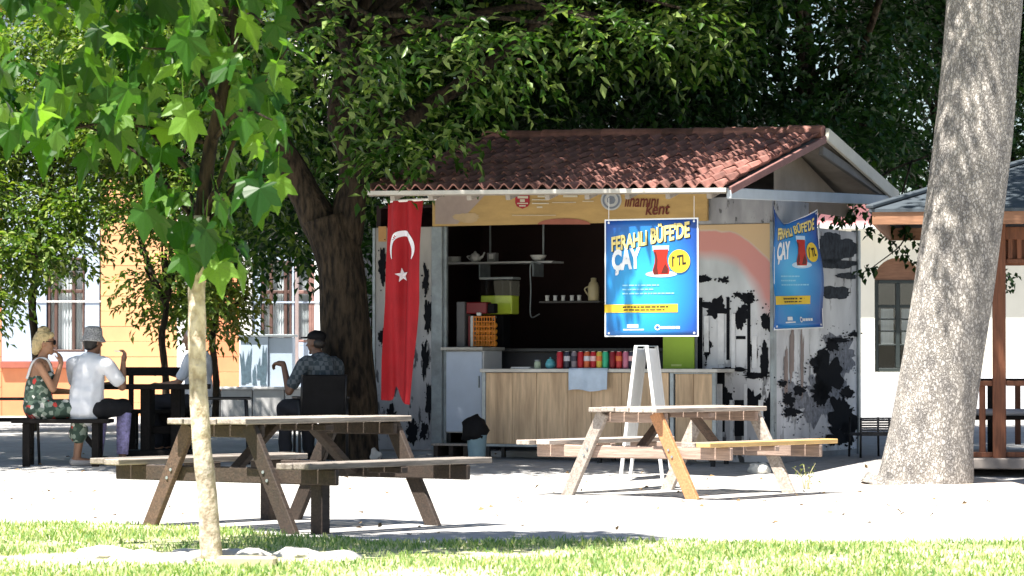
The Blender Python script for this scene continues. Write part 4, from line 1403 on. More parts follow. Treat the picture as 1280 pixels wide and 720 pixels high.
for r_ in range(nrow):
    for c_ in range(ncol):
        o = link_mesh('roof_tile', tm, tile_m, rf)
        p = fr + slope_u * (r_ * tl)
        o.location = (RXL + c_ * tw, p.y, p.z + rt_.uniform(-.004, .006))
        o.rotation_euler = (ang + rt_.uniform(-.02, .02), 0, rt_.uniform(-.015, .015))
# decking below the tiles, back slope, ridge
def slab(a, b, x0, x1, th, dz, name, m, parent=rf):
    a = Vector(a) + Vector((0, 0, dz)); b = Vector(b) + Vector((0, 0, dz))
    vs = [(x0, a.y, a.z), (x1, a.y, a.z), (x1, b.y, b.z), (x0, b.y, b.z), (x0, a.y, a.z - th), (x1, a.y, a.z - th), (x1, b.y, b.z - th), (x0, b.y, b.z - th)]
    return MB().add(vs, [(0, 1, 2, 3), (4, 7, 6, 5), (0, 4, 5, 1), (1, 5, 6, 2), (2, 6, 7, 3), (3, 7, 4, 0)]).build(name, m, parent)
deck_m = mat('grey_brown_soffit_boards', (.27, .24, .21), .8, .25, 3, .2)
slab(fr, apx, RXL + .01, RXR - .02, .03, -.01, 'decking', deck_m)
slab(bk, apx, RXL + .01, RXR - .02, .03, -.01, 'decking', deck_m)
bkm = MB()
bs = (bk - apx); bl2 = bs.length; bu = bs.normalized()
nw = 150; vs = []
for j in range(2):
    p = apx + bu * (bl2 * j)
    for i in range(nw + 1):
        x = RXL + (RXR - RXL) * i / nw
        vs.append((x, p.y, p.z + .03 + .025 * math.cos(2 * math.pi * i * ncol / nw)))
bkm.add(vs, [(i, i + 1, nw + 2 + i, nw + 1 + i) for i in range(nw)])
bkm.build('back_roof_sheet', tile_m, rf, True)
rc = MB().tube([(0, 0, 0), (.36, 0, 0)], [.085, .075], 12).mesh('ridge_tile')
x = RXL
while x < RXR - .1:
    o = link_mesh('ridge_tile', rc, tile_m, rf); o.location = (x, apx.y, apx.z + .03 + rt_.uniform(-.006, .006)); x += .335
# eave flashing and boards
kbox(RXL, RXR - .01, fr.y - .03, fr.y - .012, fr.z - .028, fr.z + .012, 'eave_flashing', mat('pale_grey_flashing', (.46, .44, .40), .5, .15, 5, .05), .003, rf)
palebl = mat('pale_blue_grey_paint', (.40, .45, .50), .6, .12, 3, .1)
# tie beam across the gable
MB().bar((RXR, fr.y + .02, fr.z - .035), (RXR, bk.y - .02, bk.z - .035), .05, .10, ch=.006).build('tie_beam', palebl, rf)
# rake boards on the gable
MB().bar((RXR + .03, bk.y + .03, bk.z + .0), (RXR + .03, apx.y + .0, apx.z + .02), .04, .13, ch=.006).build('rake_board', mat('cream_rake_board', (.55, .53, .46), .6, .12, 3, .1), rf)
MB().bar((RXR - .03, bk.y - .10, bk.z - .0), (RXR - .03, apx.y, apx.z - .14), .05, .09, ch=.006).build('rafter', mat('dark_grey_rafter', (.13, .13, .13), .7, .2, 4, .1), rf)
MB().bar((RXR + .012, fr.y + .02, fr.z - .01), (RXR + .012, apx.y, apx.z - .03), .035, .07, ch=.005).build('rake_board', mat('mauve_rake_board', (.22, .11, .10), .7, .2, 4, .1), rf)
# gable wall
MB().add([(-.03, .08, fr.z - .07), (-.03, KD, fr.z - .07), (-.03, KD, max(fr.z - .02, apx.z - (KD - apx.y) * .37 - .06)), (-.03, apx.y, apx.z - .06), (-.03, .08, fr.z + (apx.z - fr.z) * (.08 - fr.y) / (apx.y - fr.y) - .06)],
         [(0, 1, 2, 3, 4)]).build('gable_wall', mat('gable_plywood', (.30, .25, .20), .8, .25, 2, .1), kio)
# rafters under the front overhang
for k in range(9):
    x = RXL + .25 + k * (RXR - RXL - .45) / 8
    MB().bar((x, fr.y + .03, fr.z - .05), (x, .0, fr.z - .05 + (0 - fr.y) * slope_v.z / slope_v.y), .05, .07, ch=.005).build('rafter', deck_m, rf)

# ------------------------------------------------------------------ counter and kiosk contents
def kworld(p): return KM @ Vector(p)
def kthing(name, p, label, cat, group=None):
    """an empty with the kiosk's turn, at local place p"""
    return empty(name, kworld(p), -TH, label, cat, group)

CY = -.50
cl, cr_ = kpt(605, 500, CY), kpt(894, 500, CY)
ct = kpt(740, 461, CY).z; cbz = kpt(740, 556, CY).z
cnt = kthing('service_counter', ((cl.x + cr_.x) / 2, CY, 0), 'wooden board serving counter with galvanised frame before the kiosk opening', 'counter')
cw = cr_.x - cl.x
split = kpt(840, 500, CY).x - (cl.x + cr_.x) / 2
def cbox(x0, x1, y0, y1, z0, z1, name, m, ch=.004):
    return MB().box(((x0 + x1) / 2, (y0 + y1) / 2, (z0 + z1) / 2), (x1 - x0, y1 - y0, z1 - z0), None, ch).build(name, m, cnt)
cbox(-cw / 2 - .03, cw / 2 + .03, -.04, .45, ct - .035, ct, 'counter_top', mat('pale_worn_counter_top', (.55, .54, .50), .5, .2, 5, .1, stain=.4, stain_col=(.25, .2, .15)))
xx = -cw / 2 + .02; edges = [xx]
while xx < split - .15:
    xx += random.uniform(.24, .40); edges.append(min(xx, split - .035))
edges[-1] = split - .035
for a, b in zip(edges[:-1], edges[1:]):
    cbox(a + .0015, b - .0015, random.uniform(-.003, .002), .02, cbz, ct - .04, 'board', ply, .003)
cbox(split + .035, (split + cw / 2) / 2 - .002, 0, .02, cbz, ct - .05, 'board', ply, .003)
cbox((split + cw / 2) / 2 + .002, cw / 2 - .03, -.002, .02, cbz, ct - .05, 'board', ply, .003)
for x in (-cw / 2, split, cw / 2 - .01):
    cbox(x - .02, x + .02, -.012, .03, cbz - .03, ct - .036, 'frame_post', galv)
cbox(split + .021, cw / 2 - .031, -.01, .02, ct - .049, ct - .037, 'frame_rail', galv, .002)
cbox(-cw / 2 + .02, cw / 2 - .03, -.008, .024, cbz - .028, cbz - .001, 'frame_rail', galv, .002)
for x in (-cw / 2 + .03, cw / 2 - .04, 0):
    for y in (.04, .40):
        cbox(x - .02, x + .02, y - .02, y + .02, -.02, cbz - .029, 'leg', black_m)
cbox(-cw / 2 - .0, -cw / 2 + .019, .031, .44, cbz, ct - .037, 'side_panel', ply)
# cloth on the counter edge
tw0, tw1 = kpt(711, 470, CY - .05), kpt(760, 470, CY - .05)
zlow = kpt(735, 488, CY - .05).z
cm = MB(); n = 16; vs = []
xm = (tw0.x + tw1.x) / 2
prof = [(.26, ct + .006), (.0, ct + .008), (-.045, ct + .006), (-.056, ct - .02), (-.058, (ct + zlow) / 2), (-.056, zlow)]
for j, (yy, zz) in enumerate(prof):
    for i in range(n + 1):
        x = (tw0.x - xm) + (tw1.x - tw0.x) * i / n
        vs.append((x, yy - (.008 * math.sin(i * .9) if j > 2 else 0) * (j - 2), zz + (.01 * math.sin(i * .5) if j == 5 else 0)))
cm.add(vs, [(j * (n + 1) + i, j * (n + 1) + i + 1, (j + 1) * (n + 1) + i + 1, (j + 1) * (n + 1) + i) for j in range(5) for i in range(n)])
o = cm.build('cloth', mat('pale_blue_cloth', (.50, .60, .72), .9, .1, 9, .2), None, True)
o.location = kworld((xm, CY, 0)); o.rotation_euler = (0, 0, -TH)
tag(o, 'pale blue cloth draped over the front edge of the counter', 'cloth')

# soda cans on the counter
def can(px, colr, label, name_m, h=None, y=CY + .06, band=None):
    p = kpt(px, 460, y)
    e = kthing('soda_can', (p.x, y, ct), label, 'can', 'row of soda cans on the counter')
    r = .033; hh = .17 if h is None else h
    MB().lathe([(r * .75, 0), (r * .98, .010), (r, .02), (r, hh - .022), (r * .8, hh - .006), (r * .82, hh)], (0, 0, 0), 16).build('body', mat(name_m, colr, .35, .12, 10, 0, metal=.2), e, True)
    MB().lathe([(r * .80, hh - .004), (r * .82, hh + .002), (r * .7, hh - .003), (.004, hh - .002)], (0, 0, 0), 16).build('lid', mat('can_aluminium', (.6, .6, .6), .3, .05, 8, 0, metal=.9), e)
    if band:
        MB().lathe([(r + .0012, hh * .45), (r + .0014, hh * .47), (r + .0014, hh * .72), (r + .0012, hh * .74)], (0, 0, 0), 16).build('print_band', mat(band[0], band[1], .4, .2, 14, 0), e, True)
silver = ('silver_print', (.55, .55, .6)); pale = ('pale_pink_print', (.72, .45, .45)); darkb = ('dark_print', (.03, .03, .05)); org = ('orange_band', (.65, .16, .04))
red = (.42, .012, .02); dred = (.22, .01, .015)
can(700, red, 'plain red soda can beside the round blue pot on the counter', 'red_can')
can(709, darkb[1], 'dark soda can with silver band, next to the plain red one', 'dark_can', None, CY + .06, silver)
can(718, (.2, .17, .19), 'grey soda can with dark band in the counter row', 'grey_can', None, CY + .06, darkb)
can(726, red, 'plain red soda can behind the pale blue cloth', 'red_can')
can(734, (.55, .12, .04), 'orange soda can with silver band behind the cloth', 'orange_can', None, CY + .06, silver)
can(742, red, 'red soda can with pale pink band behind the cloth', 'red_can', None, CY + .06, pale)
can(749.5, (.55, .40, .05), 'yellow soda can beside the green one', 'yellow_can', None, CY + .06, org)
can(757, (.04, .42, .22), 'bright green soda can in the counter row', 'green_can')
can(766, dred, 'dark red soda can beside the green one', 'dark_red_can')
can(774, (.42, .03, .03), 'red soda can with orange band near the white sandwich board', 'red_can2', None, CY + .06, org)
can(782.5, (.5, .16, .24), 'pinkish soda can near the white sandwich board', 'pink_can')
can(790, darkb[1], 'black soda can with pale pink band near the white sandwich board', 'dark_can', None, CY + .06, pale)
# tray edge behind cans and a round pot
p = kpt(688, 455, CY + .1)
e = kthing('round_pot', (p.x, CY + .1, ct), 'small round turquoise pot at the end of the can row', 'pot')
MB().lathe([(.028, 0), (.048, .02), (.052, .045), (.042, .075), (.034, .085)], (0, 0, 0), 18).build('body', mat('turquoise_glaze', (.10, .38, .45), .2, .1, 5, 0), e, True)
MB().lathe([(.036, .084), (.03, .095), (.008, .10), (.01, .112), (.003, .116)], (0, 0, 0), 16).build('lid', mat('turquoise_glaze', (.1, .38, .45)), e, True)
p = kpt(672, 455, CY + .1)
e = kthing('glass_jar', (p.x, CY + .1, ct), 'small pale green jar left of the turquoise pot', 'jar')
MB().lathe([(.03, 0), (.034, .01), (.034, .06), (.026, .075)], (0, 0, 0), 16).build('body', mat('pale_green_jar', (.42, .5, .36), .3, .1, 5, 0), e, True)
MB().lathe([(.029, .074), (.029, .09), (.004, .091)], (0, 0, 0), 16).build('lid', galv, e, True)
p0, p1 = kpt(640, 458, CY + .1), kpt(664, 458, CY + .1)
e = kthing('paper_stack', ((p0.x + p1.x) / 2, CY + .12, ct), 'thin white stack of paper on the bare left part of the counter', 'paper')
for k in range(3):
    o = MB().box((0, 0, .004 + k * .006), (.2, .14, .005), None, .0).build('sheet', white_p, e); o.rotation_euler = (0, 0, .1 * k)

# lime green board at the right end of the counter
p0, p1 = kpt(829, 460, -.12), kpt(868, 460, -.12)
zt = kpt(850, 408, -.12).z
e = kthing('green_board', ((p0.x + p1.x) / 2, -.12, ct), 'lime green board standing on the counter below the blue poster', 'board')
MB().box((0, 0, (zt - ct) / 2), (p1.x - p0.x, .02, zt - ct), None, .003).build('panel', mat('lime_green_print', (.30, .46, .03), .5, .08, 4, .02), e)
MB().box((-.02, -.013, .035), (.11, .004, .02), None, 0).build('print', mat('yellow_green_print', (.6, .7, .2), .5, .1, 20, 0), e)
MB().bar((0, .02, (zt - ct) * .6), (0, .16, .0), .02, .01).build('strut', galv, e)

# white cabinet at the left of the opening
p0, p1 = kpt(556, 500, -.02), kpt(603, 500, -.02)
z1, z0 = kpt(580, 438, -.02).z, kpt(580, 541, -.02).z
e = kthing('white_cabinet', ((p0.x + p1.x) / 2, -.02, 0), 'pale blue white cabinet between the jamb and the counter', 'cabinet')
wd = p1.x - p0.x
MB().box((0, .25, (z0 + z1) / 2), (wd, .44, z1 - z0), None, .006).build('body', white_p, e)
MB().box((0, .018, (z0 + z1) / 2), (wd - .02, .018, z1 - z0 - .02), None, .004).build('door', mat('pale_blue_door', (.50, .57, .68), .45, .06, 4, .03), e)
MB().box((0, .22, z1 + .018), (wd + .05, .54, .032), None, .005).build('top', mat('pale_worn_counter_top', (.55, .54, .50)), e)
MB().box((wd / 2 - .04, .0, (z0 + z1) / 2 + .1), (.012, .02, .12), None, .003).build('handle', galv, e)
for x in (-wd / 2 + .03, wd / 2 - .03):
    for y in (.06, .42):
        MB().box((x, y, (z0 + .02) / 2), (.03, .03, z0 + .02), None, .003).build('leg', black_m, e)
top_cab = z1 + .034

# pallet wood under the cabinet
e = kthing('wood_pallet', ((p0.x + p1.x) / 2 - .03, -.16, .0), 'low broken pallet of pale wood below the cabinet', 'pallet')
for k in range(4):
    MB().box((0, -.06 + k * .09, .165), (wd + .02, .075, .02), None, .003).build('slat', wood_g, e)
for x in (-wd / 2 + .04, 0, wd / 2 - .05):
    MB().box((x, .07, .08), (.05, .33, .15), None, .004).build('bearer', wood_d, e)
    for k in range(2): pass

# bin with black liner
bp = gnd(596, 578)
e = empty('litter_bin', bp, 0, 'blue grey litter bin with black bag beside the counter', 'bin')
MB().lathe([(.075, 0), (.08, .01), (.10, .26), (.105, .27)], (0, 0, 0), 18).build('body', mat('blue_grey_bin', (.20, .30, .34), .5, .1, 5, .05), e, True)
bm_ = MB(); bm_.lathe([(.106, .22), (.112, .25), (.118, .29), (.12, .36), (.105, .42), (.05, .46), (.01, .465)], (-.02, 0, 0), 18)
o = bm_.build('bag', black_plastic, e, True)
for v in o.data.vertices:
    v.co += Vector((1, 1, .8)) * .05 * mnoise.noise(v.co * 14)

# shelf in the kiosk and the things on it
SYL = 1.0
s0, s1 = kpt(554, 328, SYL), kpt(690, 328, SYL)
zs = s0.z
sh = kbox(KL + .06, s1.x, SYL, SYL + .3, zs - .02, zs, 'shelf', mat('grey_white_shelf', (.5, .5, .5), .5, .1, 5, 0), .003)
for px in (598, 665):
    x = kpt(px, 328, SYL).x
    kbox(x - .008, x + .008, SYL + .02, SYL + .28, zs - .16, zs - .022, 'shelf_bracket', galv, .002)
    kbox(x - .008, x + .008, SYL + .281, SYL + .30, zs + .002, ZW - .04, 'shelf_bracket', galv, .002)
def shelf_item(name, px, label, cat, build, z=zs, y=SYL + .1):
    p = kpt(px, 320, y)
    e = kthing(name, (p.x, y, z), label, cat)
    build(e)
cer = mat('white_ceramic', (.6, .6, .58), .25, .05, 5, 0)
def plates(e):
    for k in range(5):
        MB().lathe([(.04, 0), (.08, .008), (.085, .012), (.06, .012)], (0, 0, .012 * k), 18).build('plate', cer, e, True)
shelf_item('plate_stack', 567, 'stack of white plates at the left end of the dark shelf', 'plates', plates)
def teapot(e):
    MB().lathe([(.03, 0), (.055, .02), (.06, .05), (.045, .085), (.02, .10), (.012, .115), (.003, .12)], (0, 0, 0), 16).build('body', cer, e, True)
    MB().tube(smooth_path([(.045, 0, .035), (.085, 0, .06), (.11, 0, .105)], 5), [.014] * 6 + [.008] * 5, 8).build('spout', cer, e, True)
    MB().tube(smooth_path([(-.05, 0, .07), (-.095, 0, .06), (-.05, 0, .02)], 5), .007, 6).build('handle', cer, e, True)
shelf_item('teapot', 594, 'small white teapot on the dark shelf', 'teapot', teapot)
def box_item(e):
    MB().box((0, 0, .05), (.10, .08, .10), None, .004).build('carton', mat('grey_carton', (.3, .3, .3), .7, .1, 5, 0), e)
    MB().box((0, -.0415, .06), (.05, .003, .05)).build('print', white_p, e)
shelf_item('carton', 616, 'small grey carton with white label on the dark shelf', 'carton', box_item, zs, SYL + .2)
def bowl(e):
    MB().lathe([(.035, 0), (.06, .02), (.085, .055), (.09, .065), (.08, .06), (.05, .022), (.01, .012)], (0, 0, 0), 18).build('body', cer, e, True)
shelf_item('bowl', 673, 'shallow white bowl at the far end of the shelf', 'bowl', bowl)

# lemonade dispenser and juicer on the cabinet side counter
kbox(JX1 + .04, OX1 - .04, .55, 1.0, top_cab - .045, top_cab - .01, 'work_top', mat('dark_work_top', (.05, .05, .05), .4, .2, 5, 0), .004)
kbox(JX1 + .04, OX1 - .04, .62, .64, FLO, top_cab - .046, 'work_front', mat('dark_cabinet_front', (.03, .03, .035), .5, .2, 5, 0), .004)
wt = top_cab - .01
p = kpt(616, 400, .45)
e = kthing('drink_dispenser', (p.x, .62, wt), 'clear dispenser half full of yellow green lemonade', 'dispenser')
za, zb_ = kpt(614, 393, .62).z - wt, kpt(614, 350, .62).z - wt
ww = .38
MB().box((0, .0, za / 2 - .005), (.16, .18, za - .01), None, .008).build('base', black_plastic, e)
MB().box((0, 0, za + .001 + (zb_ - za) * .27), (ww - .02, .18, (zb_ - za) * .54), None, .01).build('lemonade', mat('lemonade', (.62, .74, .07), .25, .08, 6, 0), e)
MB().box((0, 0, (za + zb_) / 2 + .002), (ww, .2, zb_ - za), None, .012).build('tank', glass, e)
MB().box((0, 0, zb_ + .015), (ww + .01, .21, .025), None, .008).build('lid', mat('grey_lid', (.25, .27, .27), .4, .1, 5, 0), e)
MB().tube([(0, -.09, za - .03), (0, -.14, za - .03), (0, -.14, za - .06)], .012, 8).build('tap', galv, e)
p = kpt(596, 400, .2)
e = kthing('juice_machine', (p.x, .2, top_cab), 'red and grey juice machine with orange basket on the white cabinet', 'juicer')
hj = kpt(596, 377, .2).z - top_cab
MB().box((-.17, .04, hj / 2), (.09, .16, hj), None, .008).build('side_column', mat('grey_machine', (.12, .12, .125), .4, .1, 5, 0), e)
MB().box((.0, .05, hj - .065), (.23, .14, .12), None, .01).build('head', mat('dark_red_machine', (.16, .008, .012), .35, .1, 5, 0), e)
MB().box((-.08, .03, hj / 2 - .07), (.022, .10, hj - .15), None, .004).build('red_strip', mat('dark_red_machine', (.16, .008, .012)), e)
MB().box((-.05, .03, hj / 2 - .07), (.03, .1, hj - .15), None, .004).build('white_strip', cer, e)
ob = MB()
bk0, bk1, bz = -.025, .215, hj * .66
for k in range(9):
    x = bk0 + (bk1 - bk0) * k / 8
    ob.box((x, -.02, bz / 2 + .01), (.008, .008, bz))
for k in range(7):
    ob.box(((bk0 + bk1) / 2, -.014, .02 + k * bz / 6.4), (bk1 - bk0, .005, .012))
ob.build('basket', mat('orange_plastic', (.65, .20, .01), .4, .1, 5, 0), e)
fr_m = mat('orange_peel', (.62, .24, .02), .5, .12, 30, .2)
ro = random.Random(4)
for r_ in range(4):
    for c_ in range(4):
        MB().ell((bk0 + .03 + c_ * .06, .035, .035 + r_ * .063), (.032, .032, .031), None, 12, 8).build('orange', fr_m, e, True)
MB().box((.15, .06, hj - .07), (.08, .10, .10), None, .008).build('motor', black_plastic, e)
MB().box((.04, -.03, bz + .03), (.05, .03, .035), None, .006).build('chute', cer, e)
# beige thermos and small tea cups deeper inside
p = kpt(741, 376, .8)
kbox(kpt(676, 376, .8).x, kpt(752, 376, .8).x, .75, .95, p.z - .02, p.z, 'shelf', mat('dark_shelf', (.06, .055, .05), .5, .1, 5, 0), .003)
e = kthing('thermos', (p.x, .82, p.z), 'cream coloured thermos on the back shelf near the poster', 'thermos')
MB().lathe([(.05, 0), (.058, .01), (.06, .14), (.045, .19), (.03, .20), (.03, .235), (.01, .24)], (0, 0, 0), 16).build('body', mat('cream_enamel', (.45, .38, .22), .4, .1, 6, 0), e, True)
MB().tube(smooth_path([(-.055, 0, .15), (-.1, 0, .12), (-.055, 0, .05)], 5), .008, 6).build('handle', mat('cream_enamel', (.45, .38, .22)), e, True)
for i, px in enumerate((684, 694, 704, 715, 724)):
    q = kpt(px, 376, .8)
    e = kthing('tea_glass', (q.x, .8, p.z), 'small tea glass in the row beside the cream thermos', 'glass', 'tea glasses on the back shelf')
    MB().lathe([(.018, 0), (.022, .005), (.018, .03), (.024, .06), (.022, .06), (.016, .03), (.004, .01)], (0, 0, 0), 12).build('body', cer, e, True)
# wall pipe with bracket
q0, q1 = kpt(662, 330, .95), kpt(662, 395, .95)
kp = MB().tube(smooth_path([(q0.x + .12, .98, q0.z), (q0.x, .98, q0.z), (q1.x, .98, (q0.z + q1.z) / 2), (q1.x, .98, q1.z), (q1.x + .10, .98, q1.z + .02)], 6), .008, 6)
kp.build('pipe', galv, kio, True)

# ------------------------------------------------------------------ posters
blue_p = None
def poster_material():
    m = bpy.data.materials.new('blue_poster_print')
    nt, b, out = nodes_of(m)
    L = nt.links.new
    uv = N(nt, 'ShaderNodeUVMap')
    sep = N(nt, 'ShaderNodeSeparateXYZ'); L(uv.outputs[0], sep.inputs[0])
    dd = N(nt, 'ShaderNodeVectorMath', operation='DISTANCE'); L(uv.outputs[0], dd.inputs[0]); dd.inputs[1].default_value = (.42, .42, 0)
    r = ramp(nt, [(0.0, (.03, .42, .74)), (.3, (.015, .27, .62)), (.62, (.008, .07, .33)), (.8, (.006, .045, .24))])
    L(dd.outputs['Value'], r.inputs[0])
    L(r.outputs[0], b.inputs['Base Color'])
    b.inputs['Roughness'].default_value = .38
    return m
blue_p = poster_material()
yel = flat('poster_yellow', (.72, .50, .03)); ylt = flat('poster_pale_yellow', (.76, .62, .22))
wht = flat('poster_white', (.78, .80, .82)); blk = flat('poster_black', (.012, .012, .014))
tea = flat('poster_tea_red', (.42, .018, .008)); teadk = flat('poster_tea_dark', (.10, .01, .006)); gls = flat('poster_glass_blue', (.45, .62, .78))
ltb = flat('poster_light_blue', (.25, .58, .82))
def poster(root, w, h, warp):
    """design in u (0..1 right), v (0..1 up); warp(u, v, d) gives the local place, d = height above the sheet"""
    nu, nv = 14, 18
    me = bpy.data.meshes.new('sheet')
    vs, fs, uvs = [], [], []
    for sgn_, dz in ((0, 0.0), (1, -.006)):
        for j in range(nv + 1):
            for i in range(nu + 1):
                vs.append(warp(i / nu, j / nv, dz)); uvs.append((i / nu, j / nv))
    K = (nu + 1) * (nv + 1)
    for j in range(nv):
        for i in range(nu):
            a = j * (nu + 1) + i
            fs.append((a, a + 1, a + nu + 2, a + nu + 1))
            fs.append((K + a, K + a + nu + 1, K + a + nu + 2, K + a + 1))
    per = [i for i in range(nu)] + [nu + j * (nu + 1) for j in range(nv)] + [nv * (nu + 1) + nu - i for i in range(nu)] + [(nv - j) * (nu + 1) for j in range(nv)]
    for a, b in zip(per, per[1:] + per[:1]):
        fs.append((a, K + a, K + b, b))
    me.from_pydata(vs, [], fs)
    ul = me.uv_layers.new(name='uv')
    for p in me.polygons:
        for li in p.loop_indices:
            ul.data[li].uv = uvs[me.loops[li].vertex_index]
    me.materials.append(blue_p); me.update()
    link_mesh('sheet', me, blue_p, root, True)
    asp = h / w
    def poly(pts, m, d, name='print'):
        b = MB(); b.add([warp(u, v, d) for u, v in pts], [tuple(range(len(pts)))])
        return b.build(name, m, root)
    def strips(rects, m, d, name='print'):
        b = MB()
        for u0, u1, v0, v1 in rects:
            n = max(1, int((u1 - u0) * 12))
            for k in range(n):
                a, c = u0 + (u1 - u0) * k / n, u0 + (u1 - u0) * (k + 1) / n
                b.add([warp(a, v0, d), warp(c, v0, d), warp(c, v1, d), warp(a, v1, d)], [(0, 1, 2, 3)])
        o_ = b.build(name, m, root)
        return tag(o_, kind='stuff') if len(rects) > 1 else o_
    def text(s, u, v, hu, m, d, rot=0, bold=.02, shear=0, sx=1.0, name='lettering', target_w=None):
        me = text_mesh(s, 1.0, bold, shear)
        xs_ = [q.co.x for q in me.vertices]
        wtxt = max(xs_) - min(xs_)
        sc = hu / .70
        sxx = sc * sx if target_w is None else target_w / wtxt
        for q in me.vertices:
            x, y = (q.co.x - min(xs_)) * sxx, q.co.y * sc
            X = x * math.cos(rot) - y * math.sin(rot) * .0
            q.co = warp(u + X, v + (y + x * math.tan(rot)) / asp * 1.0, d)
        return link_mesh(name, me, m, root)
    # white hem
    for q_ in ((0, 1, .988, 1), (0, 1, 0, .010), (0, .014, .010, .988), (.986, 1, .010, .988)): strips([q_], wht, .002, 'hem')
    for a, b in ((.045, .97), (.955, .97), (.045, .03), (.955, .03)):
        poly([(a + .012 * math.cos(k * math.pi / 5), b + .009 * math.sin(k * math.pi / 5)) for k in range(10)], wht, .003, 'grommet')
    # headline with a thin dark offset
    for (dx, dm, dd, mm) in ((.010, -.008, .003, blk), (0, 0, .005, ylt)):
        text("FERAHLI", .075 + dx, .730 + dm, .135, mm, dd, R(9), .034, 0, 1, 'lettering', .39)
        text("BÜFE'DE", .50 + dx, .788 + dm, .145, mm, dd, R(9), .034, 0, 1, 'lettering', .415)
    text("ÇAY", .08, .570, .185, wht, .0055, R(5), .05, 0, 1, 'lettering', .31)
    # tea glass
    prof = [(.075, 0), (.085, .03), (.062, .09), (.058, .13), (.075, .19), (.08, .235)]
    cx, cv = .605, .525
    prof = [(a * 1.08, b * 1.12) for a, b in prof]
    L_ = [(cx - a, cv + b) for a, b in prof]; R_ = [(cx + a, cv + b) for a, b in reversed(prof)]
    poly([(cx + .17 * math.cos(k * math.pi / 10), cv + .004 + .028 * math.sin(k * math.pi / 10)) for k in range(20)], gls, .003)
    poly([(cx + .09 * math.cos(k * math.pi / 10), cv + .004 + .014 * math.sin(k * math.pi / 10)) for k in range(20)], wht, .004)
    poly([(cx - .085, cv + .20), (cx + .085, cv + .20), (cx + .09, cv + .245), (cx - .09, cv + .245)], gls, .004)
    poly(L_[:5] + R_[1:], tea, .005)
    poly([(cx - .075, cv), (cx - .085, cv + .03), (cx - .062, cv + .09), (cx - .058, cv + .13), (cx - .074, cv + .19), (cx - .05, cv + .19), (cx - .035, cv + .13), (cx - .04, cv + .06), (cx - .03, cv)], teadk, .006)
    poly([(cx + .0, cv + .01), (cx + .07, cv + .01), (cx + .075, cv + .05), (cx + .045, cv + .09), (cx + .02, cv + .05)], teadk, .0062)
    # price disc
    pc = (.80, .635)
    poly([(pc[0] + .115 * math.cos(k * math.pi / 16), pc[1] + .115 / asp * math.sin(k * math.pi / 16)) for k in range(32)], yel, .008, 'price_disc')
    text("1 TL", pc[0] - .075, pc[1] - .042, .095, blk, .010, R(9), .035, 0, 1, 'lettering', .15)
    poly([(pc[0] - .075, pc[1] + .022), (pc[0] - .066, pc[1] + .030), (pc[0] - .048, pc[1] + .044), (pc[0] - .046, pc[1] + .026)], blk, .0102)
    # fine lines of print, too small to read
    rr = random.Random(2)
    def words(u0, u1, v, hh):
        out = []; u = u0
        while u < u1 - .015:
            l = min(rr.uniform(.02, .06), u1 - u); out.append((u, u + l, v, v + hh)); u += l + .008
        return out
    strips(words(.19, .58, .43, .012) + words(.19, .52, .395, .012) + words(.19, .74, .36, .012), ltb, .004)
    strips([(.0, .78, .205, .275)], yel, .004); 
    strips(words(.19, .68, .246, .012) + words(.2, .64, .222, .010), blk, .006)
    strips([(.24, .36, .075, .105), (.2, .42, .055, .065)] + words(.60, .82, .065, .022), wht, .004)
    poly([(.565 + .03 * math.cos(k * math.pi / 8), .078 + .024 * math.sin(k * math.pi / 8)) for k in range(16)], wht, .004)
    poly([(.565 + .018 * math.cos(k * math.pi / 8), .078 + .013 * math.sin(k * math.pi / 8)) for k in range(16)], blue_p, .0052)

# poster hanging at the front
PYL = fr.y + .12
a, b = kpt(756, 421, PYL), kpt(873, 272, PYL)
pw, ph = b.x - a.x, b.z - a.z
pp = kthing('poster', (a.x, PYL, a.z), 'large flat blue tea poster hanging in front of the kiosk opening', 'poster')
poster(pp, pw, ph, lambda u, v, d: Vector((u * pw - .03 * 0, -d + .012 * math.sin(v * 5) * math.sin(u * 3.1), v * ph)))
for u in (.045, .955):
    p1_ = Vector((u * pw, 0, .97 * ph)); MB().tube([p1_ + Vector((0, -.002, 0)), Vector((u * pw, .0, fr.z - a.z - .05))], .003, 6).build('cord', white_p, pp)
# smaller sagging banner on the side
YS = .42
q0, q1 = kside(966, 300, YS), kside(1030, 300, YS)
zb0_, zt0 = kside(1000, 410, YS).z, kside(966, 260, YS).z
BNY = KC.y - .12
bn_ = empty('banner', at(966, 411, BNY), R(-42), 'sagging blue tea banner tied by two corners beside the side mural', 'banner')
Lb, Lt, Hb = .84, .70, at(966, 258, BNY).z - at(966, 411, BNY).z
def warp_b(u, v, d):
    ln = Lb + (Lt - Lb) * v
    y = u * ln
    sag = .155 * (1 - abs(2 * (u - .36) / (.72 if u < .36 else 1.28)) ** 1.0) * max(0, (v - .78) / .22) ** 1.4
    z = v * Hb - sag * 1.1 + .03 * (u - .5) * (1 - v)
    wav = .035 * math.sin(u * 6.0 + 1 + v * 2) * (.3 + v * .7) + .02 * math.sin(v * 9 + u * 4)
    return Vector((wav + d, y, z))
poster(bn_, Lb, Hb, warp_b)

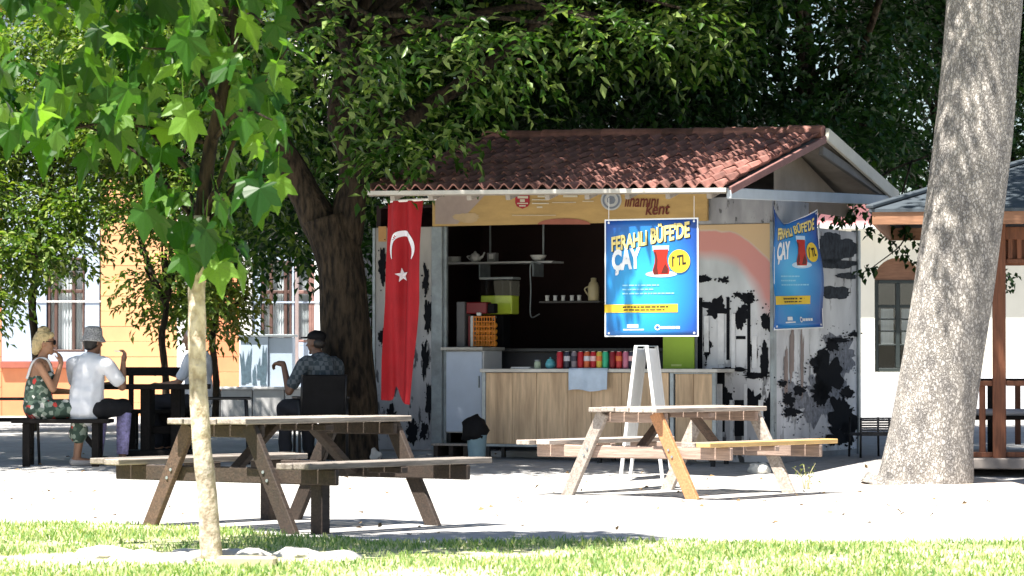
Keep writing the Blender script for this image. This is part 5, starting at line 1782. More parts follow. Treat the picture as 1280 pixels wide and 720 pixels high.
# ------------------------------------------------------------------ flag
FYL = fr.y + .25
def fp(px, py): return kpt(px, py, FYL)
f0, f1 = fp(484, 252), fp(531, 505)
flg = kthing('flag', (fp(508, 252).x, FYL, fp(508, 252).z), 'long red flag with white crescent and star hanging beside the trunk', 'flag')
fl0 = Vector(fp(508, 252))
def fwarp(px, py, d=0.0):
    q = fp(px, py) - fl0
    fold = .03 * math.sin(px * .35 + 1) + .04 * math.sin(px * .17 + py * .012) * min(1, (py - 245) / 90)
    return Vector((q.x, fold - d, q.z))
red_flag = mat('red_flag_cloth', (.30, .004, .009), .75, .12, 7, .15)
fm_ = MB(); nu, nv = 16, 40; vs = []
for j in range(nv + 1):
    t = j / nv
    for i in range(nu + 1):
        s_ = i / nu
        pyb = 505 if True else 0
        xl = np.interp(t, [0, .2, .5, .8, 1], [484, 484, 483, 480, 479]); xr = np.interp(t, [0, .2, .5, .8, 1], [531, 526, 524, 518, 515])
        bot = 500 - 20 * math.exp(-((s_ - .45) / .14) ** 2) + 6 * s_
        py = 251 + (bot - 251) * t
        vs.append(fwarp(xl + (xr - xl) * s_, py))
fm_.add(vs, [(j * (nu + 1) + i, j * (nu + 1) + i + 1, (j + 1) * (nu + 1) + i + 1, (j + 1) * (nu + 1) + i) for j in range(nv) for i in range(nu)])
fo = fm_.build('cloth', red_flag, flg, True)
flag_w = mat('white_flag_print', (.78, .77, .80), .75, .05, 7, .05)
cr2 = MB(); cc = (503.5, 311); vs = []; n = 30
for k in range(n + 1):
    th = R(200 - 0) + (R(-20) - R(200)) * k / n
    th = R(215) - R(250) * k / n
    o_ = (cc[0] + 15.5 * math.cos(th), cc[1] - 23 * math.sin(th))
    ci = (cc[0] + 1.0, cc[1] + 3.5)
    wq = math.sin(math.pi * k / n) ** .8
    rr_ = 1 - .05 - .30 * wq
    i_ = (cc[0] + 15.5 * rr_ * math.cos(th) + .3, cc[1] - 23 * (1 - .05 - .26 * wq) * math.sin(th))
    vs += [fwarp(*o_, .006), fwarp(*i_, .006)]
cr2.add(vs, [(2 * k, 2 * k + 2, 2 * k + 3, 2 * k + 1) for k in range(n)]); cr2.build('crescent', flag_w, flg)
st = MB(); pts = []
for k in range(10):
    rr_ = (7.0 if k % 2 == 0 else 2.8); th = R(90 + 36 * k + 8)
    pts.append(fwarp(501 + rr_ * math.cos(th) * .9, 344 - rr_ * math.sin(th) * 1.35, .006))
st.add([fwarp(501, 344, .006)] + pts, [(0, 1 + k, 1 + (k + 1) % 10) for k in range(10)]); st.build('star', flag_w, flg)
MB().tube([fp(480, 252) - fl0, fp(545, 248.5) - fl0], .014, 10).build('rod', white_p, flg, True)
for px in (487, 528):
    q = fp(px, 250) - fl0
    MB().tube([q, Vector((q.x, 0, fr.z - .06 - fl0.z))], .003, 5).build('cord', white_p, flg)

# ------------------------------------------------------------------ picnic tables
def picnic(center, label, posts, mats):
    """long axis local y, across local x"""
    ax = R(-38)
    e = empty('picnic_table', center, ax, label, 'picnic table')
    leg_m, top_m, beam_m = mats['leg'], mats['top'], mats['beam']
    rr = random.Random(len(label))
    LT, SO = 1.9, .85
    LTT = 1.68
    ztop = .75
    for k in range(5):
        x = -.292 + k * .146
        o = MB().box((x, rr.uniform(-.02, .02), ztop - .02 + rr.uniform(-.004, .004)), (.137, LTT + rr.uniform(-.04, .04), .04), None, .006).build('tabletop_plank', top_m, e)
    for sgn_ in (-1, 1):
        for k in range(2):
            mm = mats.get('seat%d' % sgn_, [top_m, top_m])[k]
            MB().box((sgn_ * (SO - .075 + k * .15), rr.uniform(-.02, .02), .45 + rr.uniform(-.003, .003)), (.14, LT + rr.uniform(-.06, .06), .04), None, .006).build('seat_plank', mm, e)
    for i, y in enumerate((-.73, .73)):
        for sgn_ in (-1, 1):
            mm = mats.get('leg_%d%d' % (i, 0 if sgn_ < 0 else 1), leg_m)
            sd_ = .045 if y < 0 else -.045
            MB().bar((sgn_ * .66, y, -.03), (sgn_ * .27, y, ztop - .045), .045, .11, (1, 0, 0), .006).build('leg', mm, e)
        yi = y + (.05 if y < 0 else -.05)
        MB().box((0, yi, .375), (2.0, .045, .105), None, .008).build('beam', beam_m, e)
        MB().box((0, yi, ztop - .085), (.70, .045, .085), None, .008).build('batten', beam_m, e)
        MB().bar((0, yi * .93, .36), (0, yi * .28, ztop - .06), .085, .045, (0, 0, 1), .006).build('brace', mats.get('brace', leg_m), e)
        for sgn_ in (-1, 1):
            for z, x in ((.40, .42), (.345, .455)):
                MB().tube([(sgn_ * x, y - .028 * (1 if y < 0 else -1), z), (sgn_ * x, y - .032 * (1 if y < 0 else -1), z)], .011, 8).build('bolt', galv, e)
    MB().box((0, 0, ztop - .07), (.68, .09, .045), None, .006).build('batten', beam_m, e)
    for (x, y) in posts:
        MB().box((x, y, .15), (.10, .09, .38), None, .008).build('seat_post', leg_m, e)
    for sgn_ in (-1, 1):
        MB().box((sgn_ * SO, 0, .407), (.30, .07, .045), None, .006).build('seat_batten', beam_m, e)
    return e
wood_b = mat('rosy_beam_wood', (0.36, 0.26, 0.21), 0.8, 0.35, 5, 0.6, (1, 14, 14), stain=0.4, stain_col=(0.14, 0.10, 0.08), obvar=0.2, bumpdist=0.006)
wood_s = mat('silver_grey_wood', (0.27, 0.235, 0.205), 0.8, 0.4, 5, 0.6, (14, 1.0, 14), stain=0.6, stain_col=(0.07, 0.055, 0.045), obvar=0.3, bumpdist=0.006)
ctr = (gx(849, 27.4))
picnic(ctr, 'weathered picnic table with one fresh orange leg and yellow seat plank', [], {'leg': wood_g, 'top': wood_g, 'beam': wood_b, 'brace': wood_w, 'leg_01': wood_o, 'seat1': [wood_g, wood_y]})
ctr = gx(366, 21.9)
picnic(ctr, 'dark weathered picnic table on the lawn edge beside the sapling', [(.80, -.62), (-.78, .62)], {'leg': wood_d, 'top': wood_s, 'beam': wood_d, 'brace': wood_d, 'leg_00': wood_w})

# ------------------------------------------------------------------ dark tables, bench and chairs of the seated people
BYp = gnd(90, 582).y
def bench_at(px0, px1, Y, zs_, label, name='bench'):
    a, b = gx(px0, Y), gx(px1, Y)
    e = empty(name, (a + b) / 2, 0, label, 'bench')
    w = b.x - a.x
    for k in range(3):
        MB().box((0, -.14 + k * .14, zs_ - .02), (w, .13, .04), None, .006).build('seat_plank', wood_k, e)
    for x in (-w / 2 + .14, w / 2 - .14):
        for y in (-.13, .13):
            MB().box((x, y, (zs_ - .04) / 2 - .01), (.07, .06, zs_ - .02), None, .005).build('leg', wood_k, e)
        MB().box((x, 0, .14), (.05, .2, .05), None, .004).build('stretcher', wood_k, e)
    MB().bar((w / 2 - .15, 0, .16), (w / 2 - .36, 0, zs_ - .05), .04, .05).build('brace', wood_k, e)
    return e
bz_ = .455
bench_at(18, 140, BYp, bz_, 'dark wooden bench under the blonde woman and the man in the white shirt')
TYd = BYp + .75
a, b = gx(128, TYd), gx(236, TYd)
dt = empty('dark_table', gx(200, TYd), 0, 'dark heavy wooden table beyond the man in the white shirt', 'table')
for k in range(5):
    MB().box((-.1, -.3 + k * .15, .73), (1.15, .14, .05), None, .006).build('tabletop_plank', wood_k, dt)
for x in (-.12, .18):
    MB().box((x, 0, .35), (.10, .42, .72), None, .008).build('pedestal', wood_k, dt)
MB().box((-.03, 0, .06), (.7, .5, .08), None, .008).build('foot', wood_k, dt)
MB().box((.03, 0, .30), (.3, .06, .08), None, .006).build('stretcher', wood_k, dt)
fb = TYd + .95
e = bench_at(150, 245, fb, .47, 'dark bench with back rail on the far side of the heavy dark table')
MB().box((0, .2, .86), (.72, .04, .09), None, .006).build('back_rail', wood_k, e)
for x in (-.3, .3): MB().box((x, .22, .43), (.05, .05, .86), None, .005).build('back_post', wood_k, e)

def armchair(pos, rz, label, solid=True, wide=.5, name='armchair', bh=.85):
    """faces local +y"""
    e = empty(name, pos, rz, label, 'chair')
    for s in (-1, 1):
        for y, t in ((.22, .62), (-.22, .62)):
            MB().tube([(s * wide / 2, y * 1.08, -.01), (s * wide / 2, y, .42), (s * wide / 2, y * .95, t)], .014, 8).build('leg', black_m, e, True)
        MB().bar((s * wide / 2, -.24, .635), (s * wide / 2, .26, .635), .05, .025, ch=.006).build('armrest', black_m, e)
        MB().tube([(s * (wide / 2 - .02), -.2, .42), (s * (wide / 2 - .02), -.30, bh)], .014, 8).build('back_post', black_m, e, True)
    MB().box((0, 0, .43), (wide - .02, .46, .035), None, .012).build('seat', black_plastic, e)
    if solid:
        MB().bar((0, -.215, .47), (0, -.305, bh), wide - .05, .03, (0, 1, 0), .01).build('backrest', black_plastic, e)
    else:
        for k in range(4):
            z = .52 + k * (bh - .52) / 3.2
            MB().bar((-wide / 2 + .02, -.2 - .1 * (z - .42) / (bh - .42), z), (wide / 2 - .02, -.2 - .1 * (z - .42) / (bh - .42), z), .02, .045).build('back_slat', black_m, e)
    return e
Yc = gnd(280, 580).y + .15
armchair(gx(281, Yc), R(-84), 'empty black metal armchair behind the sapling, turned toward the trunk', True, .46, 'armchair', .86)
armchair(gx(14, BYp + .25), R(-70), 'black slatted chair beside the blonde woman', False, .46, 'armchair', .9)
M3Y = gnd(398, 577).y
armchair(gx(401, M3Y), R(10), 'black armchair carrying the man in the dark cap', True, .47, 'armchair', .86)

# ------------------------------------------------------------------ people
def blob(name, mb, m, parent, voxel=.012, smooth=4):
    me = mb.mesh(name)
    ob = bpy.data.objects.new(name, me); COL.objects.link(ob)
    md = ob.modifiers.new('r', 'REMESH'); md.mode = 'VOXEL'; md.voxel_size = voxel; md.use_smooth_shade = True
    if smooth:
        sm = ob.modifiers.new('s', 'SMOOTH'); sm.factor = .5; sm.iterations = smooth
    dg = bpy.context.evaluated_depsgraph_get()
    nm = bpy.data.meshes.new_from_object(ob.evaluated_get(dg))
    bpy.data.objects.remove(ob); bpy.data.meshes.remove(me)
    nm.name = name; nm.materials.clear()
    if name in ('dress', 'shorts', 'shirt', 'trousers'):
        n_ = len(nm.vertices)
        co = np.empty(n_ * 3, dtype=np.float32); nm.vertices.foreach_get('co', co); co = co.reshape(-1, 3)
        nr = np.empty(n_ * 3, dtype=np.float32); nm.vertex_normals.foreach_get('vector', nr); nr = nr.reshape(-1, 3)
        w_ = np.sin(co[:, 2] * 38 + 2.2 * np.sin(co[:, 0] * 17) + 1.7 * np.sin(co[:, 1] * 14)) * .5 + np.sin(co[:, 0] * 31 + co[:, 2] * 19 + 1.5 * np.sin(co[:, 1] * 23)) * .5
        co = co + nr * (.0065 * w_)[:, None]
        nm.vertices.foreach_set('co', co.astype(np.float32).ravel()); nm.update()
    return link_mesh(name, nm, m, parent, True)

def hand(mb, wrist, d, palm_n, curl=.5, sgn_=1):
    """palm and five fingers; d = pointing direction, palm_n = palm normal"""
    d = Vector(d).normalized(); n = Vector(palm_n).normalized(); s = d.cross(n).normalized() * sgn_
    w = Vector(wrist)
    mb.cap(w, w + d * .05, .024, .03); mb.cap(w + d * .03 - s * .018, w + d * .085 - s * .025, .016, .015); mb.cap(w + d * .03 + s * .018, w + d * .085 + s * .025, .016, .015)
    mb.cap(w + d * .05, w + d * .088, .022, .018)
    for k, ln in enumerate((.062, .074, .068, .052)):
        b = w + d * .088 + s * (.03 - k * .02)
        c = (d * math.cos(curl) + n * math.sin(curl)); c2 = (d * math.cos(curl * 2.3) + n * math.sin(curl * 2.3))
        mb.cap(b, b + c * ln * .55, .0095, .009, 8); mb.cap(b + c * ln * .55, b + c * ln * .55 + c2 * ln * .5, .009, .0075, 8)
    t0 = w + d * .025 + s * .03
    t1 = t0 + (s * .8 + d * .55 + n * .3).normalized() * .04
    mb.cap(t0, t1, .0125, .011, 8); mb.cap(t1, t1 + (d * .9 + s * .2 + n * .4).normalized() * .032, .0105, .0085, 8)

def head(mb, c, f, up=(0, 0, 1)):
    c = Vector(c); f = Vector(f).normalized(); u = (Vector(up) - f * f.dot(Vector(up))).normalized(); s = f.cross(u)
    Mx = Matrix((s, f, u)).transposed()
    g = lambda x, y, z: c + s * x + f * y + u * z
    mb.ell(g(0, -.005, .025), (.074, .092, .088), Mx, 18, 12)
    mb.ell(g(0, .022, -.035), (.056, .064, .075), Mx, 16, 10)
    mb.cap(g(0, .082, .01), g(0, .106, -.022), .010, .0145, 8)          # nose
    mb.ell(g(0, .072, -.06), (.024, .014, .010), Mx, 10, 6)               # lips
    mb.ell(g(0, .066, -.098), (.022, .018, .018), Mx, 10, 6)              # chin
    mb.ell(g(0, .082, .030), (.05, .012, .010), Mx, 12, 6)                # brow
    for q in (-1, 1):
        mb.ell(g(q * .074, -.008, -.005), (.010, .018, .032), Mx, 8, 8)
        mb.ell(g(q * .038, .062, -.02), (.022, .02, .02), Mx, 8, 6)
    return g, Mx
def eyes(parent, g, mw, md):
    for q in (-1, 1):
        MB().ell(g(q * .031, .083, .010), (.011, .008, .007), None, 10, 6).build('eye', mw, parent, True)
        MB().ell(g(q * .031, .0895, .010), (.0045, .004, .0045), None, 8, 6).build('pupil', md, parent, True)
eye_w = flat('eye_white', (.6, .58, .55)); eye_d = flat('eye_dark', (.02, .012, .008))

# -- blonde woman, profile to the right, hand at her chin
WYp = BYp + .02
wo_ = gx(50, WYp)
wm = empty('person', wo_, R(-80), 'person with blonde hair, sunglasses and floral sleeveless dress seated on dark bench', 'person')
hp = bz_ + .09
B = MB()
B.cap((0, -.02, hp + .04), (0, -.01, hp + .22), .135, .115); B.cap((0, -.01, hp + .22), (0, .01, hp + .40), .115, .12)
B.cap((-.11, 0, hp + .44), (.11, 0, hp + .44), .062, .062)
B.cap((-.065, .075, hp + .32), (.065, .075, hp + .32), .06, .06)
B.cap((0, .01, hp + .44), (0, .035, hp + .55), .052, .047)
for s in (-1, 1):
    B.cap((s * .085, .02, hp), (s * .10, .42, hp + .0), .088, .058); B.cap((s * .10, .42, hp), (s * .09, .36, .08), .056, .036)
    B.cap((s * .09, .34, .05), (s * .10, .50, .035), .036, .026)
hc = (0.0, .05, hp + .645)
g, Mx = head(B, hc, (.12, 1, -.05))
# right arm (screen side) bent with hand to the chin; left forearm resting
B.cap((.165, -.01, hp + .43), (.20, .12, hp + .20), .043, .036); B.cap((.20, .12, hp + .20), (.07, .20, hp + .44), .036, .024)
hand(B, (.065, .205, hp + .45), (-.25, -.25, 1), (-.3, -.8, -.1), .6, 1)
B.cap((-.165, -.01, hp + .43), (-.21, .10, hp + .18), .043, .036); B.cap((-.21, .10, hp + .18), (-.06, .33, hp + .17), .036, .024)
hand(B, (-.05, .34, hp + .17), (.6, .7, -.05), (0, 0, -1), .4, -1)
blob('body', B, skin_a, wm, .009, 5)
def floral():
    m = bpy.data.materials.new('floral_dress')
    nt, b, out = nodes_of(m); L = nt.links.new
    v = coords(nt, (26, 26, 26), False)
    vo = N(nt, 'ShaderNodeTexVoronoi'); vo.inputs['Scale'].default_value = 1.0; L(v, vo.inputs['Vector'])
    sep = N(nt, 'ShaderNodeSeparateColor'); L(vo.outputs['Color'], sep.inputs[0])
    r = ramp(nt, [(0, (.04, .07, .05)), (.45, (.10, .15, .11)), (.62, (.25, .30, .24)), (.80, (.62, .62, .55)), (.92, (.5, .05, .04)), (1, (.04, .05, .04))])
    r.color_ramp.interpolation = 'CONSTANT'
    L(sep.outputs[0], r.inputs[0]); L(r.outputs[0], b.inputs['Base Color']); b.inputs['Roughness'].default_value = .9
    return m
D = MB()
D.cap((0, -.02, hp + .03), (0, -.01, hp + .22), .152, .132); D.cap((0, -.01, hp + .22), (0, .01, hp + .30), .132, .126); D.cap((-.065, .078, hp + .31), (.065, .078, hp + .31), .07, .07)
for s in (-1, 1):
    D.cap((s * .085, .0, hp), (s * .11, .40, hp + .01), .108, .086); D.cap((s * .11, .40, hp), (s * .11, .37, .30), .085, .088)
D.cap((0, .1, hp), (0, .38, hp - .02), .09, .08); D.cap((0, .40, hp - .03), (0, .37, .30), .08, .08)
blob('dress', D, floral(), wm, .011, 4)
ST = MB()
for s in (-1, 1):
    ST.tube(smooth_path([(s * .07, .125, hp + .36), (s * .08, .06, hp + .49), (s * .08, -.06, hp + .47), (s * .06, -.125, hp + .30)], 6), .012, 6)
ST.build('strap', white_p, wm, True)
hair_b = mat('blonde_hair', (.50, .38, .19), .55, .35, 40, .6, (1, 1, .3))
H = MB()
H.ell(g(0, -.022, .045), (.090, .092, .092), Mx, 18, 12); H.ell(g(0, -.07, .0), (.085, .06, .085), Mx, 14, 10); H.ell(g(0, -.085, -.06), (.06, .045, .06), Mx, 12, 8)
H.ell(g(0, -.02, .125), (.06, .06, .045), Mx, 12, 8); H.ell(g(.03, .06, .085), (.05, .03, .03), Mx, 10, 8)
hb = blob('hair', H, hair_b, wm, .009, 2)
for v in hb.data.vertices: v.co += v.normal * .010 * mnoise.noise(v.co * 55)
SG = MB()
for q in (-1, 1):
    SG.ell(g(q * .034, .092, .012), (.032, .012, .026), Mx, 14, 8)
    SG.cap(g(q * .066, .088, .018), g(q * .080, -.01, .018), .005, .004, 6)
SG.cap(g(-.012, .10, .016), g(.012, .10, .016), .004, .004, 6)
SG.build('sunglasses', black_plastic, wm, True)
for s in (-1, 1):
    MB().cap((s * .09, .33, .030), (s * .10, .52, .024), .040, .034).build('shoe', mat('pale_sandal', (.45, .4, .36), .6, .1, 8, 0), wm, True)

# -- man in the white t-shirt, seen from behind, right arm raised with a cigarette
MY = BYp + .03
mo = gx(108, MY)
mn = empty('person', mo, R(-28), 'person in white t-shirt and patterned bucket hat raising a cigarette, back turned', 'person')
B = MB()
B.cap((0, -.02, hp + .03), (0, .02, hp + .22), .145, .14); B.cap((0, .02, hp + .22), (0, .06, hp + .40), .14, .14)
B.cap((-.14, .06, hp + .44), (.14, .06, hp + .44), .075, .075)
B.cap((0, .07, hp + .46), (0, .10, hp + .56), .06, .055)
for s in (-1, 1):
    B.cap((s * .10, .02, hp), (s * .14, .44, hp + .02), .095, .062); B.cap((s * .14, .44, hp + .02), (s * .15, .40, .09), .06, .04)
    B.cap((s * .15, .38, .05), (s * .17, .56, .04), .04, .03)
g, Mx = head(B, (0, .115, hp + .655), (.25, 1, -.05))
B.cap((.205, .06, hp + .43), (.27, .22, hp + .22), .052, .042); B.cap((.27, .22, hp + .22), (.27, .24, hp + .45), .042, .027)
hand(B, (.27, .24, hp + .46), (.1, .15, 1), (-.6, -.7, .1), .75, 1)
B.cap((-.205, .06, hp + .43), (-.26, .22, hp + .20), .052, .042); B.cap((-.26, .22, hp + .20), (-.10, .42, hp + .24), .042, .027)
hand(B, (-.09, .43, hp + .24), (.6, .8, 0), (0, 0, -1), .4, -1)
blob('body', B, skin_b, mn, .009, 5)
T_ = MB()
T_.cap((0, -.02, hp + .0), (0, .02, hp + .22), .178, .165); T_.cap((0, .02, hp + .22), (0, .06, hp + .41), .16, .155)
T_.cap((-.15, .06, hp + .44), (.15, .06, hp + .44), .09, .09)
for s in (-1, 1): T_.cap((s * .20, .06, hp + .44), (s * .25, .17, hp + .29), .078, .075)
sh_ = blob('t_shirt', T_, mat('white_cotton', (.74, .75, .78), .9, .05, 8, .15), mn, .012, 5)
for v in sh_.data.vertices: v.co += v.normal * .010 * mnoise.noise(Vector((v.co.x * 9, v.co.y * 9, v.co.z * 16)))
P_ = MB()
P_.cap((0, -.02, hp), (0, -.02, hp + .04), .14, .13)
for s in (-1, 1): P_.cap((s * .10, .0, hp), (s * .14, .44, hp + .02), .112, .085)
blob('shorts', P_, mat('black_shorts', (.015, .015, .018), .9, .2, 8, .1), mn, .012, 3)
for s in (-1, 1):
    MB().tube([(s * .14, .44, hp - .04), (s * .145, .42, .3), (s * .15, .40, .10)], [.075, .066, .056], 14).build('trouser_leg', mat('lavender_print_cloth', (.42, .36, .62), .9, .5, 26, .1), mn, True)
    MB().cap((s * .15, .36, .035), (s * .17, .58, .03), .052, .042).build('shoe', black_plastic, mn, True)
HT = MB()
HT.lathe([(.125, -.055), (.128, -.048), (.094, .005), (.088, .06), (.080, .085), (.05, .097), (.004, .10)], (0, 0, 0), 24)
hm_ = bpy.data.materials.new('patterned_hat_cloth'); nt, b_, out_ = nodes_of(hm_)
v_ = coords(nt, (30, 30, 30), False); nz_ = N(nt, 'ShaderNodeTexNoise'); nz_.inputs['Detail'].default_value = 3; nt.links.new(v_, nz_.inputs['Vector'])
r_ = ramp(nt, [(.42, (.05, .05, .055)), (.5, (.32, .31, .31)), (.6, (.55, .54, .52))]); nt.links.new(nz_.outputs['Fac'], r_.inputs[0]); nt.links.new(r_.outputs[0], b_.inputs['Base Color']); b_.inputs['Roughness'].default_value = .9
ht = HT.build('bucket_hat', hm_, mn, True)
ht.location = g(0, -.005, .060); ht.rotation_euler = (R(-4), 0, 0)
HR = MB(); HR.ell(g(0, -.03, .0), (.083, .078, .075), Mx, 16, 10); HR.ell(g(0, -.05, -.045), (.062, .05, .04), Mx, 12, 8)
blob('hair', HR, mat('black_hair', (.012, .01, .009), .5, .3, 40, .5), mn, .010, 2)
cg = Vector((.262, .20, hp + .565))
MB().tube([cg, cg + Vector((-.055, -.02, .006))], .005, 6).build('cigarette', white_p, mn)

skin_c = mat('shade_darkened_skin', (0.13, 0.07, 0.045), 0.5, 0.12, 14, 0.05)  # skin colour darkened to imitate the shade on the capped man
# -- man in the dark cap, seen from behind, face to the left
m3o = gx(400, M3Y)
m3 = empty('person', m3o + Vector((0, 0, -.005)), R(38), 'person in dark cap and grey checked shirt seated in black armchair, hand raised', 'person')
hp3 = .55
B = MB()
B.cap((0, -.06, hp3 + .03), (0, -.05, hp3 + .22), .14, .14); B.cap((0, -.05, hp3 + .22), (0, -.01, hp3 + .38), .14, .14)
B.cap((-.14, 0, hp3 + .42), (.14, 0, hp3 + .42), .075, .075); B.cap((0, .02, hp3 + .44), (0, .05, hp3 + .54), .06, .055)
g, Mx = head(B, (0, .075, hp3 + .63), (-.35, 1, -.02))
for s in (-1, 1):
    B.cap((s * .10, .0, hp3 - .02), (s * .14, .42, hp3 - .01), .09, .06); B.cap((s * .14, .42, hp3 - .01), (s * .14, .40, .09), .058, .04); B.cap((s * .14, .38, .05), (s * .15, .56, .04), .04, .03)
B.cap((-.205, .0, hp3 + .40), (-.30, .10, hp3 + .15), .05, .042); B.cap((-.30, .10, hp3 + .15), (-.30, .20, hp3 + .42), .042, .028)
hand(B, (-.30, .20, hp3 + .43), (-.45, .8, -.05), (0, -.1, -1), .7, -1)
B.cap((.205, .0, hp3 + .40), (.27, .05, hp3 + .15), .05, .042); B.cap((.27, .05, hp3 + .15), (.25, .28, hp3 + .11), .042, .028)
hand(B, (.25, .29, hp3 + .11), (0, 1, 0), (0, 0, -1), .3, 1)
blob('body', B, skin_c, m3, .009, 5)
eyes(m3, g, eye_w, eye_d)
ck = bpy.data.materials.new('checked_shirt'); nt, b_, out_ = nodes_of(ck)
v_ = coords(nt, (22, 22, 22), False); cx_ = N(nt, 'ShaderNodeTexChecker'); cx_.inputs['Scale'].default_value = 1
cx_.inputs[1].default_value = (.028, .042, .052, 1); cx_.inputs[2].default_value = (.085, .10, .115, 1)
nt.links.new(v_, cx_.inputs['Vector']); nt.links.new(cx_.outputs[0], b_.inputs['Base Color']); b_.inputs['Roughness'].default_value = .9
T_ = MB(); T_.cap((0, -.06, hp3), (0, -.05, hp3 + .22), .155, .155); T_.cap((0, -.05, hp3 + .22), (0, -.01, hp3 + .39), .155, .15); T_.cap((-.145, 0, hp3 + .42), (.145, 0, hp3 + .42), .088, .088)
T_.cap((-.20, .0, hp3 + .41), (-.275, .075, hp3 + .22), .074, .064); T_.cap((.20, .0, hp3 + .41), (.26, .04, hp3 + .22), .074, .064)
blob('shirt', T_, ck, m3, .012, 5)
P_ = MB(); P_.cap((0, -.06, hp3 - .01), (0, -.06, hp3 + .03), .15, .15)
for s in (-1, 1): P_.cap((s * .10, .0, hp3 - .02), (s * .14, .42, hp3 - .01), .105, .08); P_.cap((s * .14, .42, hp3 - .02), (s * .14, .40, .12), .078, .066)
blob('trousers', P_, mat('dark_trousers', (.02, .02, .025), .9, .2, 8, .1), m3, .012, 3)
for s in (-1, 1): MB().cap((s * .14, .36, .035), (s * .15, .58, .03), .05, .042).build('shoe', black_plastic, m3, True)
C_ = MB(); C_.ell(g(0, -.015, .065), (.088, .102, .062), Mx, 18, 10); C_.ell(g(0, .115, .055), (.062, .065, .010), Mx, 14, 8); C_.ell(g(0, .0, .125), (.014, .014, .008), Mx, 8, 6)
blob('cap', C_, black_plastic, m3, .009, 2)
HR = MB(); HR.ell(g(0, -.045, .0), (.078, .065, .065), Mx, 14, 10); blob('hair', HR, mat('black_hair', (.012, .01, .009)), m3, .010, 2)

# -- person in white beyond the table, mostly hidden by the sapling
p4o = gx(246, fb + .05)
p4 = empty('person', p4o, R(75), 'person in white shirt on the far bench, arm held out, half behind sapling', 'person')
hp4 = .56
B = MB()
B.cap((0, -.02, hp4 + .03), (0, -.02, hp4 + .38), .135, .13); B.cap((-.13, 0, hp4 + .42), (.13, 0, hp4 + .42), .07, .07); B.cap((0, .01, hp4 + .44), (0, .03, hp4 + .54), .055, .05)
g, Mx = head(B, (0, .05, hp4 + .63), (0, 1, -.05))
for s in (-1, 1):
    B.cap((s * .09, .0, hp4 - .02), (s * .11, .40, hp4 - .01), .085, .058); B.cap((s * .11, .40, hp4 - .01), (s * .11, .36, .09), .055, .038); B.cap((s * .11, .34, .05), (s * .12, .5, .04), .038, .03)
B.cap((.19, 0, hp4 + .40), (.22, .14, hp4 + .22), .046, .038); B.cap((.22, .14, hp4 + .22), (.20, .38, hp4 + .28), .038, .025); hand(B, (.20, .39, hp4 + .28), (0, 1, .1), (0, 0, -1), .4, 1)
B.cap((-.19, 0, hp4 + .40), (-.22, .12, hp4 + .18), .046, .038); B.cap((-.22, .12, hp4 + .18), (-.16, .34, hp4 + .16), .038, .025); hand(B, (-.16, .35, hp4 + .16), (0, 1, 0), (0, 0, -1), .4, -1)
blob('body', B, skin_a, p4, .009, 5); eyes(p4, g, eye_w, eye_d)
T_ = MB(); T_.cap((0, -.02, hp4), (0, -.02, hp4 + .39), .152, .145); T_.cap((-.14, 0, hp4 + .42), (.14, 0, hp4 + .42), .085, .085)
T_.cap((.19, 0, hp4 + .41), (.21, .10, hp4 + .28), .068, .062); T_.cap((-.19, 0, hp4 + .41), (-.21, .08, hp4 + .26), .068, .062)
blob('shirt', T_, mat('white_cotton', (.74, .75, .78)), p4, .012, 5)
P_ = MB(); P_.cap((0, -.02, hp4 - .01), (0, -.02, hp4 + .03), .145, .145)
for s in (-1, 1): P_.cap((s * .09, .0, hp4 - .02), (s * .11, .40, hp4 - .01), .10, .075); P_.cap((s * .11, .40, hp4 - .02), (s * .11, .37, .12), .074, .062)
blob('trousers', P_, mat('dark_trousers', (.02, .02, .025)), p4, .012, 3)
HR = MB(); HR.ell(g(0, -.02, .045), (.084, .092, .08), Mx, 16, 10); HR.ell(g(0, -.06, -.01), (.075, .05, .06), Mx, 12, 8)
blob('hair', HR, mat('light_grey_hair', (.42, .38, .36), .6, .2, 40, .5), p4, .010, 2)
for s in (-1, 1): MB().cap((s * .11, .33, .035), (s * .12, .52, .03), .046, .038).build('shoe', black_plastic, p4, True)

# ------------------------------------------------------------------ small things
# white sandwich board between the table and the counter
wb_p = gnd(808, 600)
sb = empty('sandwich_board', wb_p, R(-14), 'white folding sandwich board behind the picnic table with orange leg', 'board')
htop = at(808, 432, wb_p.y).z - wb_p.z
for s in (-1, 1):
    b0, b1 = Vector((s * .20, 0, 0)), Vector((s * .05, 0, htop))
    dirv = (b1 - b0).normalized()
    for y in (-.22, .22):
        MB().bar(b0 + Vector((0, y, -.01)), b1 + Vector((0, y, 0)), .035, .03, (1, 0, 0), .004).build('leg', white_p, sb)
    MB().bar(b0 + dirv * .28, b0 + dirv * (htop - .02), .40, .012, (1, 0, 0), .002).build('panel', white_p, sb)
    MB().bar(b0 + dirv * .25 + Vector((0, -.2, 0)), b0 + dirv * .25 + Vector((0, .2, 0)), .03, .03, (0, 0, 1), .004).build('cross_rail', white_p, sb)
MB().box((0, -.18, htop - .005), (.12, .04, .012), None, .003).build('hinge', galv, sb)
MB().box((0, .18, htop - .005), (.12, .04, .012), None, .003).build('hinge', galv, sb)

